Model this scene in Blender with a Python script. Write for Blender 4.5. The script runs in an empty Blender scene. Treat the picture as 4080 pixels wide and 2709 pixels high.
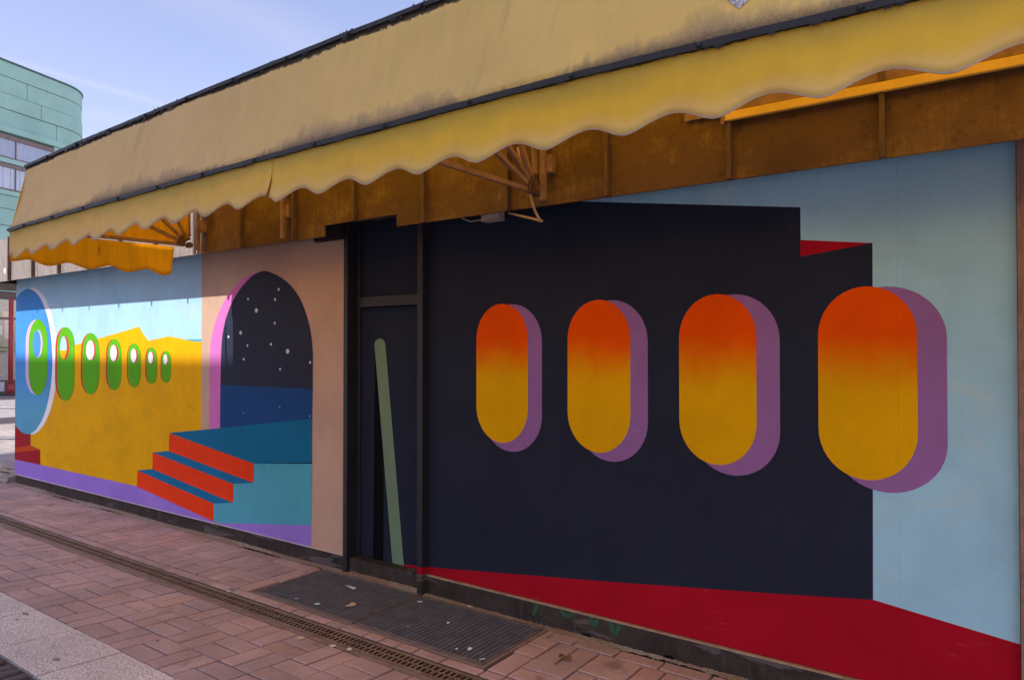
import bpy, bmesh, math, random
from mathutils import Vector, Matrix
from mathutils.geometry import tessellate_polygon

random.seed(7)
scene = bpy.context.scene
C = scene.collection
R = math.radians

# ------------------------------------------------------------------ camera
cam_d = bpy.data.cameras.new('camera')
cam_d.sensor_width = 36.0
cam_d.lens = 25.147
cam_d.clip_start = 0.05
cam_d.clip_end = 2000
cam = bpy.data.objects.new('camera', cam_d)
cam.location = (0.0, -3.625, 1.65)
cam.rotation_euler = (R(90 + 0.7935), 0, R(35.598))
C.objects.link(cam)
scene.camera = cam

# ------------------------------------------------------------------ light
SUN_EL = 50.4
world = bpy.data.worlds.new('World')
scene.world = world
world.use_nodes = True
wn, wl = world.node_tree.nodes, world.node_tree.links
wn.clear()
w_out = wn.new('ShaderNodeOutputWorld')
w_bg = wn.new('ShaderNodeBackground')
w_bg.inputs['Strength'].default_value = 0.15
sky = wn.new('ShaderNodeTexSky')
sky.sky_type = 'NISHITA'
sky.sun_disc = False
sky.sun_elevation = R(SUN_EL)
sky.sun_rotation = R(185)
sky.altitude = 50
sky.air_density = 1.0
sky.dust_density = 1.6
sky.ozone_density = 1.6
# thin high cloud: a faint veil everywhere and three old contrails (great-circle bands)
tc = wn.new('ShaderNodeTexCoord')
def wmath(op, a, b=None, clamp=False):
    n = wn.new('ShaderNodeMath'); n.operation = op; n.use_clamp = clamp
    for i, v in enumerate((a, b)):
        if v is None: continue
        if isinstance(v, (int, float)): n.inputs[i].default_value = v
        else: wl.new(v, n.inputs[i])
    return n.outputs[0]
nz = wn.new('ShaderNodeTexNoise'); nz.inputs['Scale'].default_value = 5.0; nz.inputs['Detail'].default_value = 7
nz.inputs['Distortion'].default_value = 0.6
mp = wn.new('ShaderNodeMapping'); mp.inputs['Scale'].default_value = (1.0, 1.0, 3.5)
wl.new(tc.outputs['Generated'], mp.inputs['Vector']); wl.new(mp.outputs[0], nz.inputs['Vector'])
veil = wmath('MULTIPLY', nz.outputs['Fac'], 0.05)
def trail(nrm, off, width, gain):
    d = wn.new('ShaderNodeVectorMath'); d.operation = 'DOT_PRODUCT'
    wl.new(tc.outputs['Generated'], d.inputs[0]); d.inputs[1].default_value = nrm
    a = wmath('ABSOLUTE', wmath('SUBTRACT', d.outputs['Value'], off))
    b = wmath('SUBTRACT', 1.0, wmath('DIVIDE', a, width), True)
    return wmath('MULTIPLY', wmath('MULTIPLY', b, wmath('ADD', nz.outputs['Fac'], 0.25)), gain)
t1 = trail((-0.50, -0.065, -0.862), 0.0, 0.045, 0.25)
t2 = trail((-0.3329, -0.0036, -0.943), 0.0, 0.006, 0.25)
t3 = trail((-0.2411, 0.1315, -0.9615), 0.0, 0.010, 0.15)
cl = wmath('ADD', wmath('ADD', veil, t1), wmath('ADD', t2, t3), True)
mx = wn.new('ShaderNodeMix'); mx.data_type = 'RGBA'; mx.blend_type = 'MIX'
tint = wn.new('ShaderNodeMix'); tint.data_type = 'RGBA'; tint.blend_type = 'MULTIPLY'
tint.inputs['Factor'].default_value = 1.0; tint.inputs['B'].default_value = (1.20, 0.95, 0.96, 1)
wl.new(sky.outputs[0], tint.inputs['A'])
wl.new(cl, mx.inputs['Factor']); wl.new(tint.outputs['Result'], mx.inputs['A'])
mx.inputs['B'].default_value = (3.4, 3.2, 3.8, 1)
wl.new(mx.outputs['Result'], w_bg.inputs['Color'])
wl.new(w_bg.outputs[0], w_out.inputs['Surface'])

sun_d = bpy.data.lights.new('sun', 'SUN')
sun_d.energy = 3.0
sun_d.angle = R(0.45)
sun_d.color = (1.0, 0.95, 0.87)
sun = bpy.data.objects.new('sun', sun_d)
sun.rotation_euler = (R(90 - SUN_EL), 0, R(-5.0))
sun.location = (0, -20, 25)
C.objects.link(sun)

scene.view_settings.view_transform = 'Standard'
scene.view_settings.look = 'None'
scene.view_settings.gamma = 1
scene.view_settings.exposure = 0.88
scene.render.engine = 'CYCLES'
scene.cycles.max_bounces = 9
scene.cycles.diffuse_bounces = 5
scene.cycles.transmission_bounces = 8

# ------------------------------------------------------------------ material helpers
class NB:
    def __init__(s, name):
        s.m = bpy.data.materials.new(name); s.m.use_nodes = True
        s.n = s.m.node_tree.nodes; s.l = s.m.node_tree.links
        s.n.clear()
        s.out = s.n.new('ShaderNodeOutputMaterial')
        s._geo = None
    def pos(s):
        if not s._geo: s._geo = s.n.new('ShaderNodeNewGeometry')
        return s._geo.outputs['Position']
    def uv(s):
        return s.n.new('ShaderNodeTexCoord').outputs['UV']
    def rnd(s):
        return s.n.new('ShaderNodeObjectInfo').outputs['Random']
    def put(s, sock, v):
        if isinstance(v, (int, float)): sock.default_value = v
        elif isinstance(v, (tuple, list)):
            sock.default_value = tuple(v) + ((1.0,) if len(v) == 3 and sock.type == 'RGBA' else ())
        else: s.l.new(v, sock)
    def math(s, op, a, b=None, c=None, clamp=False):
        n = s.n.new('ShaderNodeMath'); n.operation = op; n.use_clamp = clamp
        for i, v in enumerate((a, b, c)):
            if v is not None: s.put(n.inputs[i], v)
        return n.outputs[0]
    def mapv(s, vec, scale=(1, 1, 1), loc=(0, 0, 0)):
        n = s.n.new('ShaderNodeMapping'); s.put(n.inputs['Vector'], vec)
        n.inputs['Scale'].default_value = scale; n.inputs['Location'].default_value = loc
        return n.outputs[0]
    def noise(s, vec, scale=1.0, detail=4, rough=0.55, dist=0.0):
        n = s.n.new('ShaderNodeTexNoise'); s.put(n.inputs['Vector'], vec)
        n.inputs['Scale'].default_value = scale; n.inputs['Detail'].default_value = detail
        n.inputs['Roughness'].default_value = rough; n.inputs['Distortion'].default_value = dist
        return n.outputs['Fac']
    def ramp(s, f, lo, hi, a=0.0, b=1.0):
        n = s.n.new('ShaderNodeMapRange'); n.interpolation_type = 'SMOOTHSTEP'
        s.put(n.inputs['Value'], f)
        n.inputs['From Min'].default_value = lo; n.inputs['From Max'].default_value = hi
        n.inputs['To Min'].default_value = a; n.inputs['To Max'].default_value = b
        return n.outputs[0]
    def mix(s, f, a, b, mode='MIX'):
        n = s.n.new('ShaderNodeMix'); n.data_type = 'RGBA'; n.blend_type = mode
        s.put(n.inputs['Factor'], f); s.put(n.inputs['A'], a); s.put(n.inputs['B'], b)
        return n.outputs['Result']
    def gain(s, col, f, lo, hi):
        """col times a scalar running lo..hi with f"""
        g = s.math('MULTIPLY_ADD', f, hi - lo, lo)
        n = s.n.new('ShaderNodeVectorMath'); n.operation = 'SCALE'
        s.put(n.inputs[0], col); s.put(n.inputs['Scale'], g)
        return n.outputs[0]
    def bump(s, h, strength=0.3, dist=0.01):
        n = s.n.new('ShaderNodeBump'); n.inputs['Strength'].default_value = strength
        n.inputs['Distance'].default_value = dist; s.put(n.inputs['Height'], h)
        return n.outputs[0]
    def principled(s, col, rough=0.6, metal=0.0, spec=0.4, normal=None, **kw):
        n = s.n.new('ShaderNodeBsdfPrincipled')
        s.put(n.inputs['Base Color'], col); s.put(n.inputs['Roughness'], rough)
        s.put(n.inputs['Metallic'], metal); s.put(n.inputs['Specular IOR Level'], spec)
        for k, v in kw.items(): s.put(n.inputs[k], v)
        if normal is not None: s.l.new(normal, n.inputs['Normal'])
        s.l.new(n.outputs[0], s.out.inputs['Surface'])
        return n
def sep(nb, v):
    n = nb.n.new('ShaderNodeSeparateXYZ'); nb.put(n.inputs[0], v); return n.outputs

MATS = {}
def paint(name, col, col2=None, z0=0, z1=1, wob=0.1, scuff=0.0, scuffcol=None, rough=0.52, patch=None):
    """wall paint rolled and brushed on board; col2 = a second paint blended in above height z0..z1"""
    b = NB(name); p = b.pos()
    base = col
    if col2:
        z = sep(b, p)[2]
        n = b.noise(p, 3.2, 4, 0.6, 0.4)
        zz = b.math('ADD', z, b.math('MULTIPLY', b.math('SUBTRACT', n, 0.5), wob))
        base = b.mix(b.ramp(zz, z0, z1), col, col2)
    big = b.noise(p, 1.7, 5, 0.6, 0.3)
    base = b.gain(base, b.ramp(big, 0.3, 0.7), 0.93, 1.07)
    st = b.noise(b.mapv(p, (9, 9, 4)), 1.0, 5, 0.65, 1.1)
    base = b.gain(base, b.ramp(st, 0.3, 0.7), 0.97, 1.03)
    if patch:
        pn = b.noise(b.mapv(p, (0.9, 1, 1.6), (3.1, 0, 5.2)), 2.3, 6, 0.65, 0.8)
        base = b.mix(b.ramp(pn, 0.52, 0.66, 0, 0.5), base, patch)
    if scuff:
        s1 = b.noise(b.mapv(p, (5, 5, 34)), 1.0, 6, 0.7, 1.2)
        s2 = b.noise(p, 1.9, 3)
        m = b.math('MULTIPLY', b.ramp(s1, 0.60, 0.70), b.ramp(s2, 0.45, 0.62))
        base = b.mix(b.math('MULTIPLY', m, scuff), base, scuffcol or (0.6, 0.55, 0.55))
    fine = b.noise(p, 130, 3)
    h = b.math('ADD', fine, b.math('MULTIPLY', st, 0.8))
    b.principled(base, b.ramp(big, 0.3, 0.7, rough - 0.06, rough + 0.08), 0, 0.02, b.bump(h, 0.15, 0.002))
    MATS[name] = b.m
    return b.m
def plain(name, col, rough=0.6, metal=0.0, var=0.15, scale=6, bump=0.15, spec=0.4):
    b = NB(name); p = b.pos()
    n = b.noise(p, scale, 6, 0.65)
    c = b.gain(col, b.ramp(n, 0.25, 0.75), 1 - var, 1 + var)
    f = b.noise(p, scale * 18, 3)
    b.principled(c, b.ramp(n, 0.2, 0.8, max(0.05, rough - 0.1), min(1, rough + 0.1)), metal, spec, b.bump(f, bump, 0.003))
    MATS[name] = b.m
    return b.m

# mural paints
SKYB = (0.3924, 0.654, 0.8502)
paint('paint_sky_blue', SKYB, patch=(0.50, 0.66, 0.74))
paint('paint_pale_blue', (0.355, 0.68, 0.88), patch=(0.48, 0.70, 0.78))
paint('paint_yellow', (0.8066, 0.436, 0.00654), patch=(0.66, 0.36, 0.01))
paint('paint_violet', (0.3379, 0.218, 0.7412), scuff=0.5, scuffcol=(0.5, 0.42, 0.7))
paint('paint_peach', (0.56, 0.39, 0.30))
paint('paint_white', (0.872, 0.872, 0.9156))
paint('paint_disc', (0.109, 0.3924, 0.5668), (0.065, 0.29, 0.72), 0.85, 1.5, 0.25, patch=(0.09, 0.36, 0.72))
paint('paint_lilac', (0.6758, 0.4578, 0.8502))
paint('paint_green', (0.109, 0.4578, 0.01635), patch=(0.08, 0.34, 0.02))
paint('paint_rim_red', (0.545, 0.0545, 0.0327))
paint('paint_deep_red', (0.3924, 0.00872, 0.02398), scuff=0.6, scuffcol=(0.55, 0.14, 0.16), rough=0.45)
paint('paint_stair_red', (0.3706, 0.01962, 0.0327))
paint('paint_stair_orange', (0.5668, 0.0763, 0.01635))
paint('paint_riser', (0.8284, 0.05995, 0.01526), scuff=0.25, scuffcol=(0.6, 0.12, 0.08))
paint('paint_tread', (0.01526, 0.1744, 0.3706))
paint('paint_landing', (0.01199, 0.1635, 0.327))
paint('paint_teal', (0.09265, 0.4142, 0.545), scuff=0.25, scuffcol=(0.3, 0.5, 0.6))
paint('paint_night', (0.034, 0.043, 0.078))
paint('paint_sea', (0.01962, 0.0763, 0.2398), patch=(0.02, 0.09, 0.27))
paint('paint_arch_pink', (0.654, 0.1962, 0.5668))
paint('paint_star', (0.6758, 0.7194, 0.6758))
paint('paint_sea_star', (0.1744, 0.327, 0.545))
paint('paint_navy', (0.023, 0.030, 0.055), rough=0.50, scuff=0.35, scuffcol=(0.055, 0.06, 0.08))
paint('paint_pill', (0.763, 0.425, 0.004), (0.83, 0.095, 0.002), 1.42, 1.74, 0.20)
paint('paint_mauve', (0.30, 0.155, 0.42), scuff=0.8, scuffcol=(0.55, 0.35, 0.58))
paint('paint_sage', (0.1853, 0.2943, 0.1962))
paint('paint_black', (0.00654, 0.00654, 0.00872))
plain('graffiti_green', (0.018, 0.115, 0.058), 0.7, 0, 0.3, 30)

# fascia: weathered bronze sheet, ochre run-off streaks, pale flecks and a painted sunlit left end
def fascia_mat():
    b = NB('fascia_sheet'); p = b.pos()
    st = b.noise(b.mapv(p, (55, 55, 2.6)), 1.0, 9, 0.75)
    st2 = b.noise(b.mapv(p, (13, 13, 0.9), (3, 0, 2)), 1.0, 8, 0.7)
    pat = b.noise(p, 1.7, 6, 0.6)
    bl = b.noise(p, 21, 8, 0.75)
    base = b.mix(b.rnd(), (0.105, 0.056, 0.023), (0.145, 0.080, 0.032))
    pat2 = b.noise(b.mapv(p, (1, 1, 1.3), (8, 1, 4)), 3.4, 7, 0.68, 0.25)
    och = b.math('MULTIPLY', b.ramp(pat2, 0.46, 0.62), b.ramp(b.math('ADD', b.math('MULTIPLY', st, 0.5), b.math('MULTIPLY', bl, 0.5)), 0.40, 0.60))
    base = b.mix(b.math('MULTIPLY', och, 0.85), base, (0.27, 0.175, 0.045))
    base = b.mix(b.math('MULTIPLY', b.ramp(pat, 0.52, 0.64), 0.55), base, (0.070, 0.034, 0.017))
    base = b.mix(b.math('MULTIPLY', b.ramp(bl, 0.56, 0.66), 0.75), base, (0.055, 0.030, 0.018))
    base = b.mix(b.math('MULTIPLY', b.ramp(st, 0.67, 0.73), 0.45), base, (0.38, 0.28, 0.14))
    # sunlight put into the colour: paler sheet left of the awning's end
    lit_end = b.ramp(b.math('ADD', sep(b, p)[0], b.math('MULTIPLY', b.noise(p, 6, 4), 0.25)), -5.45, -5.60)
    base = b.mix(lit_end, base, b.gain(b.mix(b.ramp(st, 0.4, 0.62), (0.235, 0.195, 0.17), (0.36, 0.32, 0.29)), b.ramp(bl, 0.3, 0.7), 0.8, 1.1))
    b.principled(base, b.ramp(bl, 0.3, 0.7, 0.45, 0.7), 0.0, 0.35, b.bump(b.math('ADD', bl, st), 0.4, 0.004))
    MATS['fascia_sheet'] = b.m
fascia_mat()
plain('fascia_seam', (0.12, 0.075, 0.048), 0.55, 0, 0.25, 14)
plain('soffit_board', (0.16, 0.12, 0.10), 0.8, 0, 0.25)
plain('roof_felt', (0.10, 0.10, 0.10), 0.9, 0, 0.3)
plain('wall_render', (0.28, 0.25, 0.22), 0.85, 0, 0.2)
plain('bare_timber', (0.33, 0.20, 0.155), 0.7, 0, 0.2, 4)
plain('door_frame_paint', (0.018, 0.019, 0.028), 0.5, 0, 0.15)
plain('rust_metal', (0.27, 0.17, 0.135), 0.6, 0, 0.3, 18)
plain('hinge_rust', (0.13, 0.075, 0.055), 0.8, 0, 0.5, 40, 0.6)
plain('black_bar', (0.022, 0.024, 0.028), 0.5, 0, 0.4, 40, 0.5)
plain('yellow_batten', (0.82, 0.56, 0.10), 0.55, 0, 0.12, 8)
plain('grey_plastic', (0.40, 0.375, 0.35), 0.5, 0, 0.15, 20)
plain('cable_sheath', (0.42, 0.30, 0.22), 0.5, 0, 0.2, 25)
plain('steel_tube', (0.55, 0.54, 0.52), 0.3, 0.9, 0.1)
plain('sandstone', (0.34, 0.30, 0.27), 0.9, 0, 0.35, 9, 0.6)
plain('dark_rubble', (0.09, 0.08, 0.075), 0.9, 0, 0.3)
plain('paper', (0.72, 0.66, 0.60), 0.8, 0, 0.12)
plain('paper_beige', (0.62, 0.47, 0.33), 0.8, 0, 0.12)
plain('paper_blue', (0.45, 0.60, 0.68), 0.8, 0, 0.12)
plain('dead_leaf', (0.16, 0.085, 0.045), 0.8, 0, 0.3, 40)
plain('grey_lip', (0.62, 0.55, 0.70), 0.6, 0, 0.15)
plain('peach_lip', (0.68, 0.50, 0.40), 0.6, 0, 0.15)
plain('sandy_ledge', (0.42, 0.31, 0.23), 0.9, 0, 0.3, 14, 0.6)
plain('red_post', (0.45, 0.05, 0.05), 0.4, 0, 0.1)
plain('brown_beam', (0.16, 0.10, 0.08), 0.6, 0, 0.15)
plain('cream_facade', (0.74, 0.77, 0.80), 0.85, 0, 0.06, 2)
plain('white_frame', (0.80, 0.80, 0.78), 0.5, 0, 0.05)
plain('poster_white', (0.75, 0.72, 0.74), 0.6, 0, 0.08)
plain('poster_cream', (0.80, 0.62, 0.34), 0.6, 0, 0.08)
plain('sticker_band', (0.28, 0.36, 0.16), 0.6, 0, 0.15)
plain('letter_green', (0.05, 0.10, 0.05), 0.6, 0, 0.1)
plain('interior_dark', (0.14, 0.13, 0.13), 0.8, 0, 0.6, 3)
plain('blind_grey', (0.62, 0.60, 0.72), 0.7, 0, 0.1, 1.5)
plain('reflection_lavender', (0.36, 0.35, 0.47), 0.7, 0, 0.15, 1.5)  # lavender reflection of the window glass, put into the backing colour
plain('mullion_bronze', (0.25, 0.19, 0.17), 0.45, 0.2, 0.15)

def plinth_mat():
    b = NB('plinth_concrete'); p = b.pos()
    n = b.noise(p, 5, 7, 0.7)
    v = b.noise(b.mapv(p, (18, 18, 1.5)), 1, 5, 0.65)
    c = b.mix(b.ramp(n, 0.3, 0.7), (0.026, 0.021, 0.019), (0.062, 0.050, 0.046))
    c = b.mix(b.math('MULTIPLY', b.ramp(v, 0.55, 0.7), 0.5), c, (0.11, 0.092, 0.086))
    pt = b.noise(b.mapv(p, (1.3, 1.3, 5), (2.2, 0, 1)), 1.6, 4, 0.5, 0.6)
    c = b.mix(b.ramp(pt, 0.60, 0.64, 0, 0.6), c, (0.15, 0.135, 0.14))
    sp = b.noise(p, 60, 4, 0.7)
    c = b.mix(b.ramp(sp, 0.66, 0.72, 0, 0.5), c, (0.3, 0.28, 0.27))
    b.principled(c, 0.8, 0, 0.3, b.bump(b.math('ADD', n, sp), 0.5, 0.006))
    MATS['plinth_concrete'] = b.m
plinth_mat()

def brick_mat():
    b = NB('paving_brick'); p = b.pos()
    r = b.rnd()
    n = b.noise(p, 2.1, 5, 0.6)
    c = b.mix(r, (0.47, 0.318, 0.292), (0.55, 0.38, 0.35))
    r2 = b.math('FRACT', b.math('MULTIPLY', r, 7.31))
    c = b.mix(b.math('MULTIPLY', b.math('GREATER_THAN', r2, 0.80), 0.45), c, (0.40, 0.30, 0.29))
    c = b.mix(b.math('MULTIPLY', b.math('LESS_THAN', r2, 0.08), 0.35), c, (0.56, 0.34, 0.25))
    c = b.gain(c, b.ramp(n, 0.3, 0.7), 0.82, 1.12)
    g = b.noise(p, 170, 4, 0.75)
    c = b.gain(c, b.ramp(g, 0.3, 0.7), 0.70, 1.24)
    pit = b.noise(p, 95, 4, 0.7)
    c = b.mix(b.ramp(pit, 0.64, 0.72, 0, 0.5), c, (0.13, 0.075, 0.065))
    # pale mortar smears and dirt
    sm = b.math('MULTIPLY', b.ramp(b.noise(b.mapv(p, (1, 1, 1), (7, 1, 0)), 2.4, 6, 0.68, 0.6), 0.56, 0.70), b.ramp(b.noise(p, 70, 4, 0.75), 0.44, 0.62))
    c = b.mix(b.math('MULTIPLY', sm, 0.75), c, (0.50, 0.40, 0.37))
    dk = b.noise(b.mapv(p, (1, 1, 1), (1, 9, 0)), 3.3, 6, 0.6, 0.3)
    c = b.mix(b.ramp(dk, 0.58, 0.72, 0, 0.55), c, (0.14, 0.09, 0.08))
    z = b.noise(p, 24, 5, 0.6)
    b.principled(c, b.ramp(n, 0.3, 0.7, 0.62, 0.85), 0, 0.35,
                 b.bump(b.math('ADD', b.math('MULTIPLY', g, 0.6), z), 0.6, 0.006))
    MATS['paving_brick'] = b.m
brick_mat()

def bed_mat():
    b = NB('joint_sand'); p = b.pos()
    n = b.noise(p, 1.6, 5, 0.6)
    c = b.mix(b.ramp(n, 0.52, 0.66), (0.075, 0.035, 0.030), (0.26, 0.18, 0.15))
    c = b.gain(c, b.noise(p, 150, 3), 0.6, 1.4)
    b.principled(c, 0.95, 0, 0.2, b.bump(b.noise(p, 200, 3), 0.6, 0.004))
    MATS['joint_sand'] = b.m
bed_mat()

def slab_mat():
    b = NB('exposed_aggregate'); p = b.pos()
    g = b.noise(p, 125, 3, 0.65)
    n = b.noise(p, 2.2, 4)
    c = b.mix(b.ramp(g, 0.42, 0.58), (0.43, 0.365, 0.345), (0.90, 0.82, 0.77))
    c = b.mix(b.ramp(b.noise(p, 150, 2), 0.60, 0.66, 0, 0.7), c, (0.62, 0.56, 0.50))
    c = b.gain(c, b.ramp(n, 0.3, 0.7), 0.86, 1.10)
    c = b.gain(c, b.rnd(), 0.95, 1.06)
    b.principled(c, 0.75, 0, 0.35, b.bump(g, 0.5, 0.004))
    MATS['exposed_aggregate'] = b.m
slab_mat()

def cobble_mat():
    b = NB('cobble_stone'); p = b.pos()
    r = b.rnd()
    c = b.mix(r, (0.075, 0.062, 0.064), (0.15, 0.115, 0.11))
    n = b.noise(p, 30, 5, 0.7)
    c = b.gain(c, b.ramp(n, 0.3, 0.7), 0.7, 1.3)
    b.principled(c, 0.7, 0, 0.4, b.bump(n, 0.5, 0.006))
    MATS['cobble_stone'] = b.m
cobble_mat()

def ground_mat():
    b = NB('square_paving'); p = b.pos()
    br = b.n.new('ShaderNodeTexBrick')
    br.inputs['Scale'].default_value = 1.0
    br.inputs['Brick Width'].default_value = 0.26; br.inputs['Row Height'].default_value = 0.13
    br.inputs['Mortar Size'].default_value = 0.008
    br.inputs['Color1'].default_value = (0.34, 0.30, 0.285, 1); br.inputs['Color2'].default_value = (0.42, 0.375, 0.355, 1)
    br.inputs['Mortar'].default_value = (0.15, 0.11, 0.10, 1)
    b.l.new(p, br.inputs['Vector'])
    n = b.noise(p, 0.5, 5)
    c = b.gain(br.outputs['Color'], b.ramp(n, 0.3, 0.7), 0.8, 1.15)
    b.principled(c, 0.85, 0, 0.3, b.bump(b.noise(p, 60, 4), 0.3, 0.004))
    MATS['square_paving'] = b.m
ground_mat()
plain('grey_paving', (0.30, 0.28, 0.28), 0.85, 0, 0.15, 3)

def iron_mat():
    b = NB('cast_iron'); p = b.pos()
    n = b.noise(p, 7, 6, 0.65)
    c = b.mix(b.ramp(n, 0.3, 0.7), (0.20, 0.135, 0.10), (0.31, 0.225, 0.17))
    c = b.gain(c, b.noise(p, 120, 3), 0.75, 1.25)
    lilac = b.ramp(b.noise(b.mapv(p, (0.55, 1, 1), (1.6, 0, 0)), 1.5, 3), 0.60, 0.66, 0, 0.4)
    c = b.mix(lilac, c, (0.40, 0.31, 0.34))
    b.principled(c, 0.65, 0.2, 0.4, b.bump(b.noise(p, 90, 4), 0.3, 0.002))
    MATS['cast_iron'] = b.m
iron_mat()
plain('slot_shade', (0.055, 0.036, 0.028), 0.95, 0, 0.4, 30)  # shade inside the drain slots, put into the colour of the bar sides
plain('channel_dark', (0.03, 0.022, 0.02), 0.95, 0, 0.4)
plain('channel_concrete', (0.27, 0.19, 0.165), 0.9, 0, 0.25, 12, 0.5)
plain('grating_steel', (0.15, 0.15, 0.16), 0.55, 0.2, 0.3, 14)
plain('grating_frame', (0.20, 0.165, 0.15), 0.7, 0.2, 0.3, 14)
plain('grating_bar', (0.25, 0.24, 0.245), 0.6, 0.2, 0.35, 10)
plain('well_dark', (0.020, 0.021, 0.026), 0.9, 0, 0.5, 5)

def copper_mat():
    b = NB('green_copper'); p = b.pos()
    n = b.noise(p, 0.8, 6, 0.6)
    v = b.noise(b.mapv(p, (4, 4, 0.5)), 1, 5, 0.6)
    c = b.mix(b.rnd(), (0.36, 0.62, 0.52), (0.40, 0.66, 0.56))
    c = b.gain(c, b.ramp(n, 0.3, 0.7), 0.92, 1.08)
    c = b.mix(b.ramp(v, 0.55, 0.75, 0, 0.25), c, (0.33, 0.46, 0.36))
    b.principled(c, 0.6, 0, 0.3, b.bump(b.noise(p, 3, 3), 0.1, 0.02))
    MATS['green_copper'] = b.m
copper_mat()
plain('copper_dark', (0.10, 0.20, 0.17), 0.7, 0, 0.2)
def glass_mat():
    b = NB('window_glass'); p = b.pos()
    n = b.noise(p, 1.2, 3)
    b.principled(b.mix(b.ramp(n, 0.4, 0.6), (0.16, 0.17, 0.23), (0.24, 0.25, 0.32)), 0.06, 0, 0.9)
    MATS['window_glass'] = b.m
    b = NB('shop_glass')
    g = b.n.new('ShaderNodeBsdfGlossy'); g.inputs['Roughness'].default_value = 0.03
    t = b.n.new('ShaderNodeBsdfTransparent'); m = b.n.new('ShaderNodeMixShader')
    m.inputs[0].default_value = 0.22
    b.l.new(t.outputs[0], m.inputs[1]); b.l.new(g.outputs[0], m.inputs[2]); b.l.new(m.outputs[0], b.out.inputs['Surface'])
    MATS['shop_glass'] = b.m
glass_mat()

# awning cloth: sun-bleached outside, saturated orange inside, lets light through
def cloth(name, refl, trans, tf, builder=None, spec=0.15):
    b = NB(name)
    col = builder(b, refl) if builder else refl
    d = b.n.new('ShaderNodeBsdfDiffuse'); b.put(d.inputs['Color'], col)
    wr = b.bump(b.math('ADD', b.math('MULTIPLY', b.noise(b.mapv(b.pos(), (3.0, 3.0, 1.6)), 1, 4, 0.55, 0.6), 1.0), b.math('MULTIPLY', b.noise(b.pos(), 60, 3), 0.05)), 0.28, 0.05)
    b.l.new(wr, d.inputs['Normal'])
    t = b.n.new('ShaderNodeBsdfTranslucent')
    if builder:
        tcol = b.mix(1.0, col, trans, 'MULTIPLY')
    else: tcol = trans
    b.put(t.inputs['Color'], tcol)
    m = b.n.new('ShaderNodeMixShader'); m.inputs[0].default_value = tf
    b.l.new(d.outputs[0], m.inputs[1]); b.l.new(t.outputs[0], m.inputs[2])
    g = b.n.new('ShaderNodeBsdfGlossy'); g.inputs['Roughness'].default_value = 0.45
    m2 = b.n.new('ShaderNodeMixShader'); m2.inputs[0].default_value = 0.035
    b.l.new(m.outputs[0], m2.inputs[1]); b.l.new(g.outputs[0], m2.inputs[2])
    b.l.new(m2.outputs[0], b.out.inputs['Surface'])
    MATS[name] = b.m
def facet_builder(b, refl):
    p = b.pos(); uv = sep(b, b.uv()); u, v = uv[0], uv[1]
    tan, yel = (0.77, 0.615, 0.28), (0.85, 0.68, 0.185)
    # yellower to the right where the cloth bleached less
    c = b.mix(b.ramp(b.math('ADD', u, b.math('MULTIPLY', b.noise(p, 0.8, 3), 1.5)), -3.5, 0.5), tan, yel)
    st = b.noise(b.mapv(p, (16, 16, 0.7)), 1, 6, 0.6)
    c = b.gain(c, b.ramp(st, 0.3, 0.7), 0.975, 1.02)
    big = b.noise(p, 2.0, 4)
    c = b.gain(c, b.ramp(big, 0.3, 0.7), 0.95, 1.05)
    # vertical grimy drips
    sk = b.n.new('ShaderNodeCombineXYZ'); b.put(sk.inputs[0], b.math('ADD', u, b.math('MULTIPLY', v, -0.10))); b.put(sk.inputs[2], v)
    dr = b.math('MULTIPLY', b.ramp(b.noise(b.mapv(sk.outputs[0], (7, 1, 0.55), (2, 0, 0)), 1, 5, 0.62, 0.3), 0.60, 0.74), b.ramp(b.noise(p, 1.1, 3), 0.42, 0.62))
    c = b.mix(b.math('MULTIPLY', dr, 0.42), c, (0.30, 0.22, 0.17))
    sc = b.math('MULTIPLY', b.ramp(b.noise(b.mapv(sk.outputs[0], (38, 1, 1.6), (9, 0, 3)), 1, 3, 0.5), 0.70, 0.76), b.ramp(u, -2.6, -0.6))
    c = b.mix(b.math('MULTIPLY', sc, 0.7), c, (0.86, 0.62, 0.16))
    # soot that gathered along the lower bar
    sn = b.noise(b.mapv(p, (1.3, 1.3, 1.3), (5, 0, 0)), 1.3, 4, 0.6)
    f1 = b.noise(b.mapv(p, (40, 40, 4)), 1, 5, 0.7)
    lim = b.math('ADD', b.math('MULTIPLY_ADD', sn, 1.25, -0.50), b.math('MULTIPLY', b.math('SUBTRACT', f1, 0.5), 0.25))
    soot = b.math('SUBTRACT', 1.0, b.math('DIVIDE', v, b.math('MAXIMUM', lim, 0.02)), clamp=True)
    c = b.mix(b.math('MULTIPLY', soot, 0.85), c, (0.21, 0.155, 0.165))
    sp = b.noise(p, 190, 3, 0.7)
    c = b.mix(b.math('MULTIPLY', b.math('MULTIPLY', b.math('POWER', soot, 2.0), b.ramp(sp, 0.42, 0.6)), 0.85), c, (0.05, 0.045, 0.055))
    # black rotten edge under the top bar
    e = b.noise(b.mapv(p, (24, 24, 24)), 1, 6, 0.75)
    e2 = b.noise(b.mapv(p, (2.2, 2.2, 2.2)), 1, 3)
    lim2 = b.math('SUBTRACT', 1.0, b.math('MULTIPLY', b.math('MULTIPLY', e, e2), 0.22))
    c = b.mix(b.math('MULTIPLY', b.ramp(b.math('SUBTRACT', v, lim2), -0.012, 0.006), 0.95), c, (0.03, 0.03, 0.03))
    return c
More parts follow.
